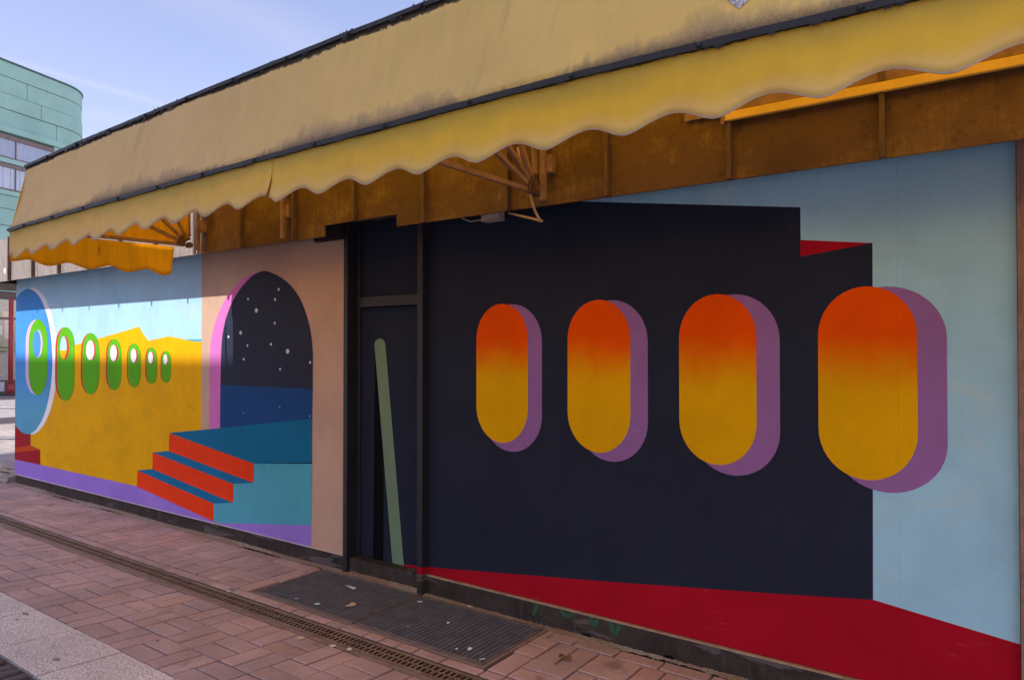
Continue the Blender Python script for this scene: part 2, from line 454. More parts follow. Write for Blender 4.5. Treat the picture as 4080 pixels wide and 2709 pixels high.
def valance_builder(b, refl):
    p = b.pos(); uv = sep(b, b.uv()); u, v = uv[0], uv[1]
    tan, yel = (0.84, 0.67, 0.20), (0.92, 0.70, 0.05)
    c = b.mix(b.ramp(u, -5.0, -1.0), tan, yel)
    st = b.noise(b.mapv(p, (14, 14, 5)), 1, 6, 0.6, 0.6)
    c = b.gain(c, b.ramp(st, 0.3, 0.7), 0.965, 1.035)
    big = b.noise(b.mapv(p, (1, 1, 2.5)), 1.6, 4)
    # greenish algae under the bar
    al = b.ramp(b.math('ADD', v, b.math('MULTIPLY', b.math('SUBTRACT', big, 0.5), 0.5)), 0.45, 0.95)
    c = b.mix(b.math('MULTIPLY', al, 0.70), c, (0.47, 0.43, 0.075))
    # bleached hem, grey grime just above it
    n2 = b.noise(b.mapv(p, (5, 5, 9)), 1, 4)
    hem = sep(b, b.n.new('ShaderNodeUVMap').outputs[0])[2]
    e = b.noise(b.mapv(p, (26, 26, 26)), 1, 6, 0.75)
    lim2 = b.math('SUBTRACT', 1.0, b.math('MULTIPLY', e, 0.10))
    c = b.mix(b.math('MULTIPLY', b.ramp(b.math('SUBTRACT', v, lim2), -0.012, 0.006), 0.9), c, (0.04, 0.04, 0.035))
    bl = b.math('ADD', b.math('MULTIPLY', b.math('SUBTRACT', n2, 0.5), 0.25), v)
    c = b.mix(b.ramp(bl, 0.40, 0.0, 0, 0.42), c, (0.88, 0.74, 0.44))
    low = b.ramp(sep(b, p)[2], 2.345, 2.305)
    gr = b.math('MULTIPLY', low, b.ramp(b.noise(b.mapv(p, (9, 9, 22)), 1, 5, 0.6, 0.5), 0.45, 0.62))
    c = b.mix(b.math('MULTIPLY', gr, 0.42), c, (0.40, 0.36, 0.35))
    c = b.mix(b.ramp(v, 0.035, 0.014, 0, 0.75), c, (0.88, 0.82, 0.70))
    return c
cloth('cloth_facet', None, (1.0, 0.85, 0.5), 0.24, facet_builder)
cloth('cloth_valance', None, (1.0, 0.85, 0.4), 0.34, valance_builder)
def inside_builder(b, refl):
    p = b.pos()
    st = b.noise(b.mapv(p, (20, 20, 1.5)), 1, 6, 0.65)
    pt = b.noise(p, 3.0, 5, 0.6)
    c = b.gain((0.92, 0.55, 0.03), b.ramp(st, 0.3, 0.7), 0.90, 1.06)
    m = b.math('MULTIPLY', b.ramp(b.noise(b.mapv(p, (34, 34, 3)), 1, 5, 0.7), 0.60, 0.72), b.ramp(pt, 0.42, 0.6))
    c = b.mix(b.math('MULTIPLY', m, 0.6), c, (0.35, 0.13, 0.01))
    return c
cloth('cloth_inside', None, (1.0, 0.97, 0.9), 0.68, inside_builder)
cloth('cloth_side', None, (1.0, 1.0, 1.0), 0.90, inside_builder)
cloth('cloth_top', (0.74, 0.54, 0.28), (1.0, 0.88, 0.52), 0.92)
cloth('cloth_top_inside', None, (1.0, 1.0, 0.95), 0.95, inside_builder)

# ------------------------------------------------------------------ mesh helpers
def link(name, me, mat=None, parent=None, label=None, cat=None, group=None, kind=None, loc=None, rot=None):
    o = bpy.data.objects.new(name, me)
    C.objects.link(o)
    if mat is not None and me is not None and not me.materials:
        for m in (mat if isinstance(mat, (list, tuple)) else [mat]):
            me.materials.append(MATS[m])
    if parent is not None: o.parent = parent
    if loc is not None: o.location = loc
    if rot is not None: o.rotation_euler = rot
    if label: o['label'] = label
    if cat: o['category'] = cat
    if group: o['group'] = group
    if kind: o['kind'] = kind
    return o
def empty(name, loc=(0, 0, 0), **k):
    return link(name, None, loc=loc, **k)
def mesh_of(name, verts, faces, smooth=False):
    me = bpy.data.meshes.new(name)
    me.from_pydata([tuple(v) for v in verts], [], faces)
    if smooth:
        for p in me.polygons: p.use_smooth = True
    me.update()
    return me
def boxv(x0, x1, y0, y1, z0, z1, ch=0.0):
    if ch <= 0:
        v = [(x0, y0, z0), (x1, y0, z0), (x1, y1, z0), (x0, y1, z0), (x0, y0, z1), (x1, y0, z1), (x1, y1, z1), (x0, y1, z1)]
        f = [(3, 2, 1, 0), (4, 5, 6, 7), (0, 1, 5, 4), (1, 2, 6, 5), (2, 3, 7, 6), (3, 0, 4, 7)]
        return v, f
    bm = bmesh.new()
    bmesh.ops.create_cube(bm, size=1)
    for q in bm.verts:
        q.co = Vector(((x0 + x1) / 2 + q.co.x * (x1 - x0), (y0 + y1) / 2 + q.co.y * (y1 - y0), (z0 + z1) / 2 + q.co.z * (z1 - z0)))
    bmesh.ops.bevel(bm, geom=list(bm.edges), offset=ch, segments=1, affect='EDGES', profile=0.5)
    bm.verts.index_update()
    v = [tuple(q.co) for q in bm.verts]; f = [tuple(w.index for w in p.verts) for p in bm.faces]
    bm.free()
    return v, f
def box(name, x0, x1, y0, y1, z0, z1, mat, parent=None, ch=0.0, **k):
    v, f = boxv(min(x0, x1), max(x0, x1), min(y0, y1), max(y0, y1), min(z0, z1), max(z0, z1), ch)
    return link(name, mesh_of(name, v, f), mat, parent, **k)
class Acc:
    """collects pieces of one object"""
    def __init__(s): s.v, s.f = [], []
    def add(s, vf):
        o = len(s.v); s.v += vf[0]; s.f += [tuple(i + o for i in f) for f in vf[1]]
        return s
    def box(s, *a, **k): return s.add(boxv(*a, **k))
    def mesh(s, name, smooth=False): return mesh_of(name, s.v, s.f, smooth)
def tubev(pts, r, seg=8, caps=True):
    pts = [Vector(p) for p in pts]; v, f = [], []
    prev = None
    for i, p in enumerate(pts):
        d = (pts[min(i + 1, len(pts) - 1)] - pts[max(i - 1, 0)]).normalized()
        if prev is None:
            a = d.orthogonal().normalized()
        else:
            a = (prev - d * prev.dot(d)).normalized()
        prev = a; b = d.cross(a)
        rr = r[i] if isinstance(r, (list, tuple)) else r
        for k in range(seg):
            t = 2 * math.pi * k / seg
            v.append(tuple(p + a * (rr * math.cos(t)) + b * (rr * math.sin(t))))
    for i in range(len(pts) - 1):
        for k in range(seg):
            f.append((i * seg + k, i * seg + (k + 1) % seg, (i + 1) * seg + (k + 1) % seg, (i + 1) * seg + k))
    if caps:
        f.append(tuple(reversed(range(seg)))); f.append(tuple(range((len(pts) - 1) * seg, len(pts) * seg)))
    return v, f
def tube(name, pts, r, mat, parent=None, seg=8, smooth=True, **k):
    v, f = tubev(pts, r, seg)
    return link(name, mesh_of(name, v, f, smooth), mat, parent, **k)
def barv(p0, p1, w, h, up=(0, 0, 1)):
    """rectangular bar between two points"""
    p0, p1 = Vector(p0), Vector(p1); d = (p1 - p0).normalized(); up = Vector(up)
    s = d.cross(up).normalized() * (w / 2); t = s.cross(d).normalized() * (h / 2)
    v = [tuple(p + a * s + b * t) for p in (p0, p1) for a, b in ((-1, -1), (1, -1), (1, 1), (-1, 1))]
    f = [(0, 1, 2, 3), (7, 6, 5, 4), (4, 5, 1, 0), (5, 6, 2, 1), (6, 7, 3, 2), (7, 4, 0, 3)]
    return v, f
def bar(name, p0, p1, w, h, mat, parent=None, up=(0, 0, 1), **k):
    v, f = barv(p0, p1, w, h, up)
    return link(name, mesh_of(name, v, f), mat, parent, **k)

def clip_x(poly, x, keep_right):
    out = []
    for i in range(len(poly)):
        a, b = poly[i], poly[(i + 1) % len(poly)]
        ia = (a[0] >= x) == keep_right; ib = (b[0] >= x) == keep_right
        if ia: out.append(a)
        if ia != ib:
            t = (x - a[0]) / (b[0] - a[0]); out.append((x, a[1] + t * (b[1] - a[1])))
    return out
def flat_paint(name, poly, mat, y, parent, strips, **k):
    """a coat of paint: polygon in wall coordinates (x, z), interrupted at the board joints"""
    tri = tessellate_polygon([[Vector((p[0], p[1], 0)) for p in poly]])
    v, f = [], []
    for t in tri:
        pts = [poly[i] for i in t]
        if (pts[1][0] - pts[0][0]) * (pts[2][1] - pts[0][1]) - (pts[2][0] - pts[0][0]) * (pts[1][1] - pts[0][1]) < 0: pts.reverse()
        for a, b in strips:
            q = clip_x(pts, a, True)
            if len(q) >= 3: q = clip_x(q, b, False)
            if len(q) < 3: continue
            area = sum(q[i][0] * q[(i + 1) % len(q)][1] - q[(i + 1) % len(q)][0] * q[i][1] for i in range(len(q)))
            if abs(area) < 1e-8: continue
            o = len(v); v += [(x, y, z) for x, z in q]; f.append(tuple(range(o, o + len(q))))
    return link(name, mesh_of(name, v, f), mat, parent, **k)
def stadium(x0, x1, z0, z1, ha, hb, n=20):
    """upright pill: ha = height of upper cap, hb = height of lower cap"""
    cx, rx = (x0 + x1) / 2, (x1 - x0) / 2; p = []
    for i in range(n + 1):
        t = math.pi * i / n; p.append((cx + rx * math.cos(t), z1 - ha + ha * math.sin(t)))
    for i in range(n + 1):
        t = math.pi + math.pi * i / n; p.append((cx + rx * math.cos(t), z0 + hb + hb * math.sin(t)))
    return p
def ellipse(cx, cz, rx, rz, n=28):
    return [(cx + rx * math.cos(2 * math.pi * i / n), cz + rz * math.sin(2 * math.pi * i / n)) for i in range(n)]

# ================================================================== GROUND
SL = 0.06; O_DR = 0.945                       # paving rises away from the drain
def gz(out): return max(0.0, SL * (min(out, 3.0) - O_DR)) if out > O_DR else 0.0
prof = [(-300, -0.03), (-0.3, -0.03), (0.0, -0.03), (O_DR, -0.03), (3.0, gz(3.0) - 0.03), (6, gz(3.0) - 0.03), (300, gz(3.0) - 0.03)]
xs = [-300, -40, -13, 6, 40, 300]
gv = [(x, -o, z) for o, z in prof for x in xs]
gf = [(i * 6 + j, (i + 1) * 6 + j, (i + 1) * 6 + j + 1, i * 6 + j + 1) for i in range(len(prof) - 1) for j in range(5)]
link('ground', mesh_of('ground', gv, gf), 'square_paving', kind='structure')

pave = empty('pavement', kind='structure')
XL, XR = -12.6, 2.2
# sand bed in the joints
link('joint_bed', mesh_of('joint_bed', [(XL, 0, -0.02), (XR, 0, -0.02), (XR, -O_DR, -0.02), (XL, -O_DR, -0.02),
     (XL, -2.14, gz(2.14) - 0.02), (XR, -2.14, gz(2.14) - 0.02)], [(3, 2, 1, 0), (4, 5, 2, 3)]), 'joint_sand', pave)
M = 0.2575
bmesh_cache = {}
def brick_mesh(w, d):
    key = (round(w, 4), round(d, 4))
    if key not in bmesh_cache:
        c = 0.005
        v = []
        for z, i in ((-0.03, 0), (-c, 0), (0, c)):
            v += [(-w / 2 + i, -d / 2 + i, z), (w / 2 - i, -d / 2 + i, z), (w / 2 - i, d / 2 - i, z), (-w / 2 + i, d / 2 - i, z)]
        f = [(8, 9, 10, 11)]
        for r in (0, 4):
            for k in range(4): f.append((r + k, r + (k + 1) % 4, r + 4 + (k + 1) % 4, r + 4 + k))
        me = mesh_of('brick', v, f); me.materials.append(MATS['paving_brick']); bmesh_cache[key] = me
    return bmesh_cache[key]
bricks = []
def add_brick(x0, x1, o0, o1):
    g = 0.0056
    w, d = x1 - x0 - 2 * g, o1 - o0 - 2 * g
    cx, co = (x0 + x1) / 2, (o0 + o1) / 2
    bricks.append((cx, co, w, d))
def in_grate(x, o): return -4.322 < x < -2.298 and 0.02 < o < 0.672
def weave(o0, o1, row, x_start=-5.499, skew=0.0):
    k0 = int((XL - x_start) / M) - 1; k1 = int((XR - x_start) / M) + 1
    for k in range(k0, k1):
        x0 = x_start + k * M; x1 = x0 + M
        if (k + row) % 2 == 0:
            m = (o0 + o1) / 2
            cells = [(x0, x1, o0, m), (x0, x1, m, o1)]
        else:
            xm = (x0 + x1) / 2
            cells = [(x0, xm, o0, o1), (xm, x1, o0, o1)]
        for a, b_, c, d in cells:
            if in_grate((a + b_) / 2, (c + d) / 2): continue
            if c < 0.672 and d > 0.02:           # cut the brick at the gratings
                if a < -4.322 < b_: b_ = -4.322
                if a < -2.298 < b_: a = -2.298
                if b_ - a < 0.03: continue
            add_brick(a, b_, c, d)
weave(1.46, 1.7175, 0)
weave(1.2025, 1.46, 1)
weave(0.945, 1.2025, 0)
x = XL
while x < XR:                                    # narrow cut row beside the drain
    L = random.choice((0.1287, 0.2575, 0.1287, 0.2))
    add_brick(x, x + L, 0.676, 0.752); x += L
weave(0.4135, 0.671, 1)
weave(0.156, 0.4135, 0)
x = XL
while x < XR:
    L = random.choice((0.1287, 0.2575, 0.17))
    a_, b_ = x, x + L
    if a_ < -4.322 < b_: b_ = -4.322
    if a_ < -2.298 < b_: a_ = -2.298
    if not in_grate((a_ + b_) / 2, 0.1) and b_ - a_ > 0.03: add_brick(a_, b_, 0.05, 0.156)
    x += L
camv = Vector((0, -3.625, 1.65))
fw = Vector((-math.sin(R(35.6)), math.cos(R(35.6)), 0))
def seen_size(b):
    d = Vector((b[0], -b[1], 0)) - camv
    dep = d.dot(fw)
    if dep < 0.4: return 0
    sx = d.dot(Vector((fw.y, -fw.x, 0))) / dep; sy = d.z / dep
    if abs(sx) > 0.74 or sy < -0.50: return 0
    return b[2] * b[3] * 1.65 / dep ** 3
bricks.sort(key=seen_size, reverse=True)
for i, (cx, co, w, d) in enumerate(bricks[:300]):
    tilt = math.atan(SL) if co > O_DR else 0
    link('brick', brick_mesh(w, d), None, pave, loc=(cx, -co, gz(co) + random.uniform(-0.0025, 0.002)),
         rot=(-tilt + random.uniform(-0.006, 0.006), random.uniform(-0.006, 0.006), random.uniform(-0.008, 0.008)))
# beyond the nearest 300 the bricks are joined
rest = Acc()
for (cx, co, w, d) in bricks[300:]:
    tilt = math.atan(SL) if co > O_DR else 0
    mt = Matrix.Translation((cx, -co, gz(co) + random.uniform(-0.0025, 0.002))) @ Matrix.Rotation(-tilt + random.uniform(-.006, .006), 4, 'X') @ Matrix.Rotation(random.uniform(-.006, .006), 4, 'Y')
    me = brick_mesh(w, d)
    rest.add(([tuple(mt @ q.co) for q in me.vertices], [tuple(p.vertices) for p in me.polygons]))
def brick_rest_mat():
    m = MATS['paving_brick'].copy(); MATS['paving_brick_far'] = m
    nt = m.node_tree
    oi = [n for n in nt.nodes if n.type == 'OBJECT_INFO'][0]
    gi = nt.nodes.new('ShaderNodeNewGeometry')
    for l in list(nt.links):
        if l.from_node == oi: nt.links.new(gi.outputs['Random Per Island'], l.to_socket)
brick_rest_mat()
link('bricks_beyond', rest.mesh('bricks_beyond'), 'paving_brick_far', pave, kind='stuff')

# pale slab strip
strip = empty('slab_strip', kind='structure')
sx = -4.976 - 0.533 * 14
tl = math.atan(SL)
sme = None
while sx < 3:
    if sme is None:
        v, f = boxv(-0.2608, 0.2608, -0.2035, 0.2035, -0.05, 0.0, 0.003)
        sme = mesh_of('slab', v, f); sme.materials.append(MATS['exposed_aggregate'])
    oc = 1.7175 + 0.207
    link('slab', sme, None, strip, loc=(sx + 0.2665, -oc, gz(oc) + 0.001 + random.uniform(-0.001, 0.001)), rot=(-tl, 0, 0))
    sx += 0.533
def disc_on_ground(name, x, o, rx, ry, mat, parent, dz=0.0025, **k):
    n = 14; v = []
    for i in range(n):
        t = 2 * math.pi * i / n; q = 1 + random.uniform(-0.15, 0.15)
        oo = o - ry * math.sin(t) * q
        v.append((x + rx * math.cos(t) * q, -oo, gz(oo) + dz))
    return link(name, mesh_of(name, v, [tuple(range(n))]), mat, parent, **k)
plain('gum_grey', (0.27, 0.245, 0.25), 0.7, 0, 0.2)
for gx, go, gr in ((-4.93, 1.80, 0.022), (-4.86, 1.87, 0.012), (-4.05, 1.985, 0.022), (-3.4, 2.0, 0.016), (-6.1, 1.9, 0.018)):
    disc_on_ground('gum_spot', gx, go, gr, gr * 0.7, 'gum_grey', strip, 0.004)
disc_on_ground('gum_spot', -3.93, 1.52, 0.010, 0.009, 'dark_rubble', pave, 0.003)
disc_on_ground('gum_spot', -4.46, 0.72, 0.030, 0.022, 'gum_grey', pave, 0.003)

# cobbles on the street side
cob = empty('cobble_strip', kind='structure')
link('cobble_bed', mesh_of('cobble_bed', [(XL, -2.13, gz(2.13) - 0.018), (XR, -2.13, gz(2.13) - 0.018), (XR, -3.0, gz(3.0) - 0.018), (XL, -3.0, gz(3.0) - 0.018)], [(3, 2, 1, 0)]), 'dark_rubble', cob)
cme = []
for j in range(6):
    w, d = random.uniform(0.10, 0.125), random.uniform(0.078, 0.088)
    bm = bmesh.new(); bmesh.ops.create_cube(bm, size=1)
    for q in bm.verts:
        s = 0.86 if q.co.z > 0 else 1.0
        q.co = Vector((q.co.x * d * s * random.uniform(0.94, 1.05), q.co.y * w * s * random.uniform(0.94, 1.05), (q.co.z - 0.5) * 0.07))
    bmesh.ops.bevel(bm, geom=list(bm.edges), offset=0.012, segments=2, affect='EDGES', profile=0.6)
    me = bpy.data.meshes.new('cobble'); bm.to_mesh(me); bm.free()
    for p in me.polygons: p.use_smooth = True
    me.materials.append(MATS['cobble_stone']); cme.append(me)
for r_ in range(5):
    o = 2.195 + r_ * 0.125
    x = -7.2 + (0.05 if r_ % 2 else 0)
    while x < -2.4:
        link('cobble', random.choice(cme), None, cob, loc=(x, -o, gz(o) + random.uniform(-0.006, 0.004)),
             rot=(-tl + random.uniform(-0.04, 0.04), random.uniform(-0.04, 0.04), random.uniform(-0.08, 0.08)))
        x += random.uniform(0.092, 0.104)

# ---------------------------------------------------------------- drain channel
drain = empty('drain_channel', label='long brown slotted drain channel running through the brick paving along the wall', cat='drain')
box('channel_bed', XL, XR, -0.945, -0.752, -0.16, -0.10, 'channel_dark', drain)
box('channel_edge', XL, XR, -0.945, -0.912, -0.10, -0.002, 'channel_concrete', drain)
box('channel_edge', XL, XR, -0.768, -0.7525, -0.10, -0.006, 'channel_dark', drain)
def grate_section():
    L = 0.5; a = Acc(); y0, y1 = -0.911, -0.769
    a.box(0.002, L - 0.002, y0, y0 + 0.026, -0.035, 0.0)
    a.box(0.002, L - 0.002, y1 - 0.026, y1, -0.035, 0.0)
    ym = (y0 + y1) / 2
    a.box(0.002, L - 0.002, ym - 0.0055, ym + 0.0055, -0.035, -0.0006)
    n = 14
    for i in range(n + 1):
        x = 0.004 + i * (L - 0.008) / n
        hw = 0.0078
        a.box(max(0.002, x - hw), min(L - 0.002, x + hw), y0 + 0.026, ym - 0.0055, -0.030, -0.0012)
        for side in (y0 + 0.013, y1 - 0.013):
            r = 0.0065
            if r < x < L - r:
                a.add(([(x - r, side, -0.0005), (x, side - r, -0.0005), (x + r, side, -0.0005), (x, side + r, -0.0005), (x, side, 0.0035)], [(0, 1, 4), (1, 2, 4), (2, 3, 4), (3, 0, 4)]))
        a.box(max(0.002, x - hw + 0.006), min(L - 0.002, x + hw + 0.006), ym + 0.0055, y1 - 0.026, -0.030, -0.0012)
    return a.mesh('grate_section')

gme = grate_section(); gme.materials.append(MATS['cast_iron']); gme.materials.append(MATS['slot_shade'])
for p_ in gme.polygons:
    if abs(p_.normal.z) < 0.3: p_.material_index = 1
v, f = tubev([(0, 0, -0.001), (0, 0, 0.0022)], 0.0115, 12)
bme = mesh_of('bolt', v, f); bme.materials.append(MATS['hinge_rust'])
gx = XL + 0.12
while gx < XR - 0.5:
    s = link('grate_section', gme, None, drain, loc=(gx, 0, random.uniform(-0.002, 0.0)))
    for bx, by in ((0.125, -0.862), (0.155, -0.815)):
        link('bolt', bme, None, s, loc=(bx, by, 0.0))
        link('bolt', bme, None, s, loc=(bx + 0.25, by, 0.0))
    gx += 0.5

# ---------------------------------------------------------------- light-well gratings
def grating(x0, x1, label):
    g = empty('metal_grating', (x0, 0, 0), label=label, cat='grating', group='gratings under the door')
    W = x1 - x0; y0, y1 = -0.640, -0.058
    a = Acc()
    a.box(0, W, y0 - 0.012, y0 + 0.010, -0.05, 0.004).box(0, W, y1 - 0.010, y1 + 0.012, -0.05, 0.004)
    a.box(0, 0.012, y0 + 0.010, y1 - 0.010, -0.05, 0.004).box(W - 0.012, W, y0 + 0.010, y1 - 0.010, -0.05, 0.004)
    link('frame', a.mesh('frame'), 'grating_frame', g)
    box('well', 0.012, W - 0.012, y0 + 0.01, y1 - 0.01, -0.20, -0.06, 'well_dark', g)
    v, f = boxv(-0.0024, 0.0024, y0 + 0.0102, y1 - 0.0102, -0.030, 0.002)
    me = mesh_of('bearing_bar', v, f); me.materials.append(MATS['grating_bar'])
    n = 28
    for i in range(1, n): link('bearing_bar', me, None, g, loc=(i * W / n, 0, 0))
    v, f = boxv(0.0122, W - 0.0122, -0.0011, 0.0011, -0.018, 0.0004)
    me = mesh_of('cross_bar', v, f); me.materials.append(MATS['grating_steel'])
    n = 44
    for i in range(1, n): link('cross_bar', me, None, g, loc=(0, y0 + 0.01 + i * (y1 - y0 - 0.02) / n, 0))
    return g
grating(-4.285, -3.318, 'left of two dark steel gratings, in front of the navy door')
grating(-3.300, -2.325, 'right of two dark steel gratings, below the red painted band')
box('grating_kerb', -4.32, -2.295, -0.674, -0.655, -0.05, -0.002, 'channel_concrete', pave)
box('grating_kerb', -2.322, -2.300, -0.654, -0.03, -0.05, -0.002, 'channel_concrete', pave)

# sand and grit blown against the wall foot
a = Acc(); NX = 620; rows = 7
grid = []
for i in range(NX + 1):
    x = -10.4 + i * (12.4 / NX)
    wd = 0.055 + 0.030 * math.sin(x * 1.7) + 0.02 * math.sin(x * 5.3 + 1) + random.uniform(-0.012, 0.012)
    if -4.33 < x < -2.25: wd = 0.052
    for j in range(rows):
        t = j / (rows - 1)
        grid.append((x, 0.02 - t * (wd + 0.02), 0.016 * (1 - t) ** 0.8 * (0.8 + 0.4 * math.sin(x * 3.1)) - 0.004 * t + (random.uniform(-0.0022, 0.0022) if 0 < j < rows - 1 else -0.002)))
fs = [(i * rows + j, i * rows + j + 1, (i + 1) * rows + j + 1, (i + 1) * rows + j) for i in range(NX) for j in range(rows - 1)]
def grit_mat():
    b = NB('grit'); p = b.pos()
    n = b.noise(p, 110, 4, 0.7); m = b.noise(p, 1.4, 4)
    c = b.mix(b.ramp(m, 0.4, 0.6), (0.30, 0.21, 0.16), (0.36, 0.31, 0.26))
    c = b.gain(c, b.ramp(n, 0.3, 0.7), 0.55, 1.3)
    b.principled(c, 0.95, 0, 0.2, b.bump(n, 0.8, 0.006)); MATS['grit'] = b.m
grit_mat()
link('grit', mesh_of('grit', grid, fs, True), 'grit', kind='stuff', label='sandy grit drifted along the foot of the wall', cat='grit')
# crumbs of render and pebbles lying on the grit: too many and small to count
a = Acc()
for i in range(1500):
    x = random.uniform(-10.2, 1.0); t = random.random() ** 1.8
    o = 0.008 + t * 0.12
    if random.random() < 0.18: o = random.uniform(0.1, 1.7)
    if in_grate(x, o): continue
    r = random.uniform(0.0022, 0.0065) * (1.0 if o < 0.13 else 0.7)
    q = [Vector((math.cos(k * 2.1) * random.uniform(.6, 1), math.sin(k * 2.1) * random.uniform(.6, 1), 0)) for k in range(3)]
    z = gz(o) + (0.008 * (1 - t) if o < 0.13 else 0.0)
    vv = [(x + r * u.x, -o + r * u.y, z - 0.001) for u in q] + [(x + random.uniform(-.3, .3) * r, -o + random.uniform(-.3, .3) * r, z + r * random.uniform(.6, 1.1))]
    a.add((vv, [(0, 1, 3), (1, 2, 3), (2, 0, 3)]))
plain('crumb', (0.40, 0.34, 0.29), 0.9, 0, 0.4, 30)
link('crumbs', a.mesh('crumbs'), 'crumb', kind='stuff', label='pale crumbs and grit scattered on the paving', cat='grit')

# ================================================================== THE SHOP BUILDING
shop = empty('shop_building', (0, 0, 0), label='low flat-roofed shop building with colourful painted mural wall', cat='building')
ZB = 0.128                     # bottom of the painted boards
box('back_wall', -10.13, 4.0, 0.20, 6.0, -0.03, 2.60, 'wall_render', shop)
box('roof_slab', -11.2, 4.2, -0.262, 6.0, 2.61, 2.955, 'roof_felt', shop)
# the ceiling board closes the overhang only beyond the wall's left end; elsewhere the painted boards run up behind the fascia
box('soffit', -11.2, -10.135, -0.258, 5.9, 2.462, 2.476, 'soffit_board', shop)

# fascia sheets between standing seams
fas = empty('fascia', parent=shop)
fas['label'] = 'weathered brown metal fascia with standing seams'
seam_x = [-0.475 - 0.6465 * k for k in range(-8, 17)]
seam_x.sort()
lo = [s for s in seam_x]
def fascia_panel(x0, x1):
    y0, y1 = -0.280, -0.264; zb, zt = 2.454, 2.952
    if x0 > 4.2: return
    if x1 > -4.035 and x0 < -3.32:              # notch cut out above the door
        pts = [(x0, zb)] if x0 < -4.035 else [(x0, 2.533)]
        if x0 < -4.035: pts += [(-4.035, zb), (-4.035, 2.533)]
        if x1 > -3.32: pts += [(-3.32, 2.533), (-3.32, zb), (x1, zb)]
        else: pts += [(x1, 2.533)]
        pts += [(x1, zt), (x0, zt)]
    else:
        pts = [(x0, zb), (x1, zb), (x1, zt), (x0, zt)]
    n = len(pts)
    v = [(x, y0, z) for x, z in pts] + [(x, y1, z) for x, z in pts]
    tri = tessellate_polygon([[Vector((x, z, 0)) for x, z in pts]])
    f = []
    for t in tri:
        q = [pts[i] for i in t]
        ccw = (q[1][0] - q[0][0]) * (q[2][1] - q[0][1]) - (q[2][0] - q[0][0]) * (q[1][1] - q[0][1]) > 0
        t = t if ccw else tuple(reversed(t))
        f.append(tuple(t)); f.append(tuple(i + n for i in reversed(t)))
    f += [((i + 1) % n, i, i + n, (i + 1) % n + n) for i in range(n)]
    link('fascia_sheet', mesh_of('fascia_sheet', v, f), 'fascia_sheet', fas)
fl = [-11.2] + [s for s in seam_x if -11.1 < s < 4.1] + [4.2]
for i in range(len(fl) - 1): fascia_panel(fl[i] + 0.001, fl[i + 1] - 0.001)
v, f = boxv(-0.011, 0.011, -0.316, -0.2795, 2.452, 2.956, 0.002)
sm1 = mesh_of('standing_seam', v, f); sm1.materials.append(MATS['fascia_seam'])
v, f = boxv(-0.011, 0.011, -0.312, -0.2795, 2.526, 2.956, 0.003)
sm2 = mesh_of('standing_seam', v, f); sm2.materials.append(MATS['fascia_seam'])
for s in fl[1:-1]:
    link('standing_seam', sm2 if -4.03 < s < -3.33 else sm1, None, fas, loc=(s + random.uniform(-0.004, 0.004), 0, 0))
box('fascia_trim', -5.665, -5.625, -0.300, -0.2802, 2.452, 2.955, 'grey_plastic', fas)
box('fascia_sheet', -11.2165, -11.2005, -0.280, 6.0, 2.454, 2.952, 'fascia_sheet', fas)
n = 12
v = [(-9.70 + 0.030 * math.cos(2 * math.pi * i / n), -0.2812, 2.575 + 0.038 * math.sin(2 * math.pi * i / n)) for i in range(n)]
link('round_sticker', mesh_of('round_sticker', v, [tuple(range(n))]), 'poster_white', fas)

# ---------------------------------------------------------------- left mural wall
LY = -0.006
lw = box('mural_wall', -10.13, -4.134, 0.012, 0.199, -0.03, 2.608, 'wall_render', shop)
lw['label'] = 'painted wall left of the door with arch, steps and green pills'
LB = [-10.13, -8.457, -4.134]
LS = [(LB[i] + 0.0004, LB[i + 1] - 0.0004) for i in range(2)]
for a_, b_ in LS:
    box('wall_board', a_, b_, LY, 0.0119, ZB, 2.606, 'paint_sky_blue', lw)
box('drip_edge', -10.13, -5.83, LY - 0.007, LY + 0.016, ZB - 0.008, ZB - 0.001, 'grey_lip', lw)
box('drip_edge', -4.50, -4.136, LY - 0.007, LY + 0.016, ZB - 0.008, ZB - 0.001, 'peach_lip', lw)
box('drip_edge', -5.829, -4.501, LY - 0.007, LY + 0.016, ZB - 0.008, ZB - 0.001, 'grey_lip', lw)
box('notch_shade_block', -4.42, -4.136, -0.06, LY - 0.008, 2.475, 2.604, 'channel_dark', lw)  # added dark block standing in for the shaded hollow behind the notch
def lp(name, poly, mat, layer): return flat_paint(name, poly, mat, LY - 0.0006 * (layer + 1), lw, LS)
T = 2.606
lp('painted_hills', [(-9.3, 1.60), (-8.969, 1.636), (-8.54, 1.704), (-8.001, 1.768), (-7.141, 1.882), (-7.09, 1.83), (-6.97, 1.741), (-6.78, 1.758), (-6.584, 1.78),
                     (-6.40, 1.757), (-6.205, 1.731), (-6.037, 1.721), (-6.037, 0.29), (-9.8, 0.29), (-9.9, 0.9), (-9.6, 1.3)], 'paint_yellow', 0)
lp('painted_far_sea', [(-6.324, 1.748), (-6.037, 1.747), (-6.037, 1.724), (-6.205, 1.733)], 'paint_teal', 1)
lp('painted_peach_wall', [(-6.037, ZB + .001), (-4.134, ZB + .001), (-4.134, T), (-6.037, T)], 'paint_peach', 1)
lp('painted_floor', [(-10.13, ZB + .001), (-5.79, ZB + .001), (-5.826, 0.142), (-7.157, 0.300), (-10.13, 0.304)], 'paint_violet', 2)
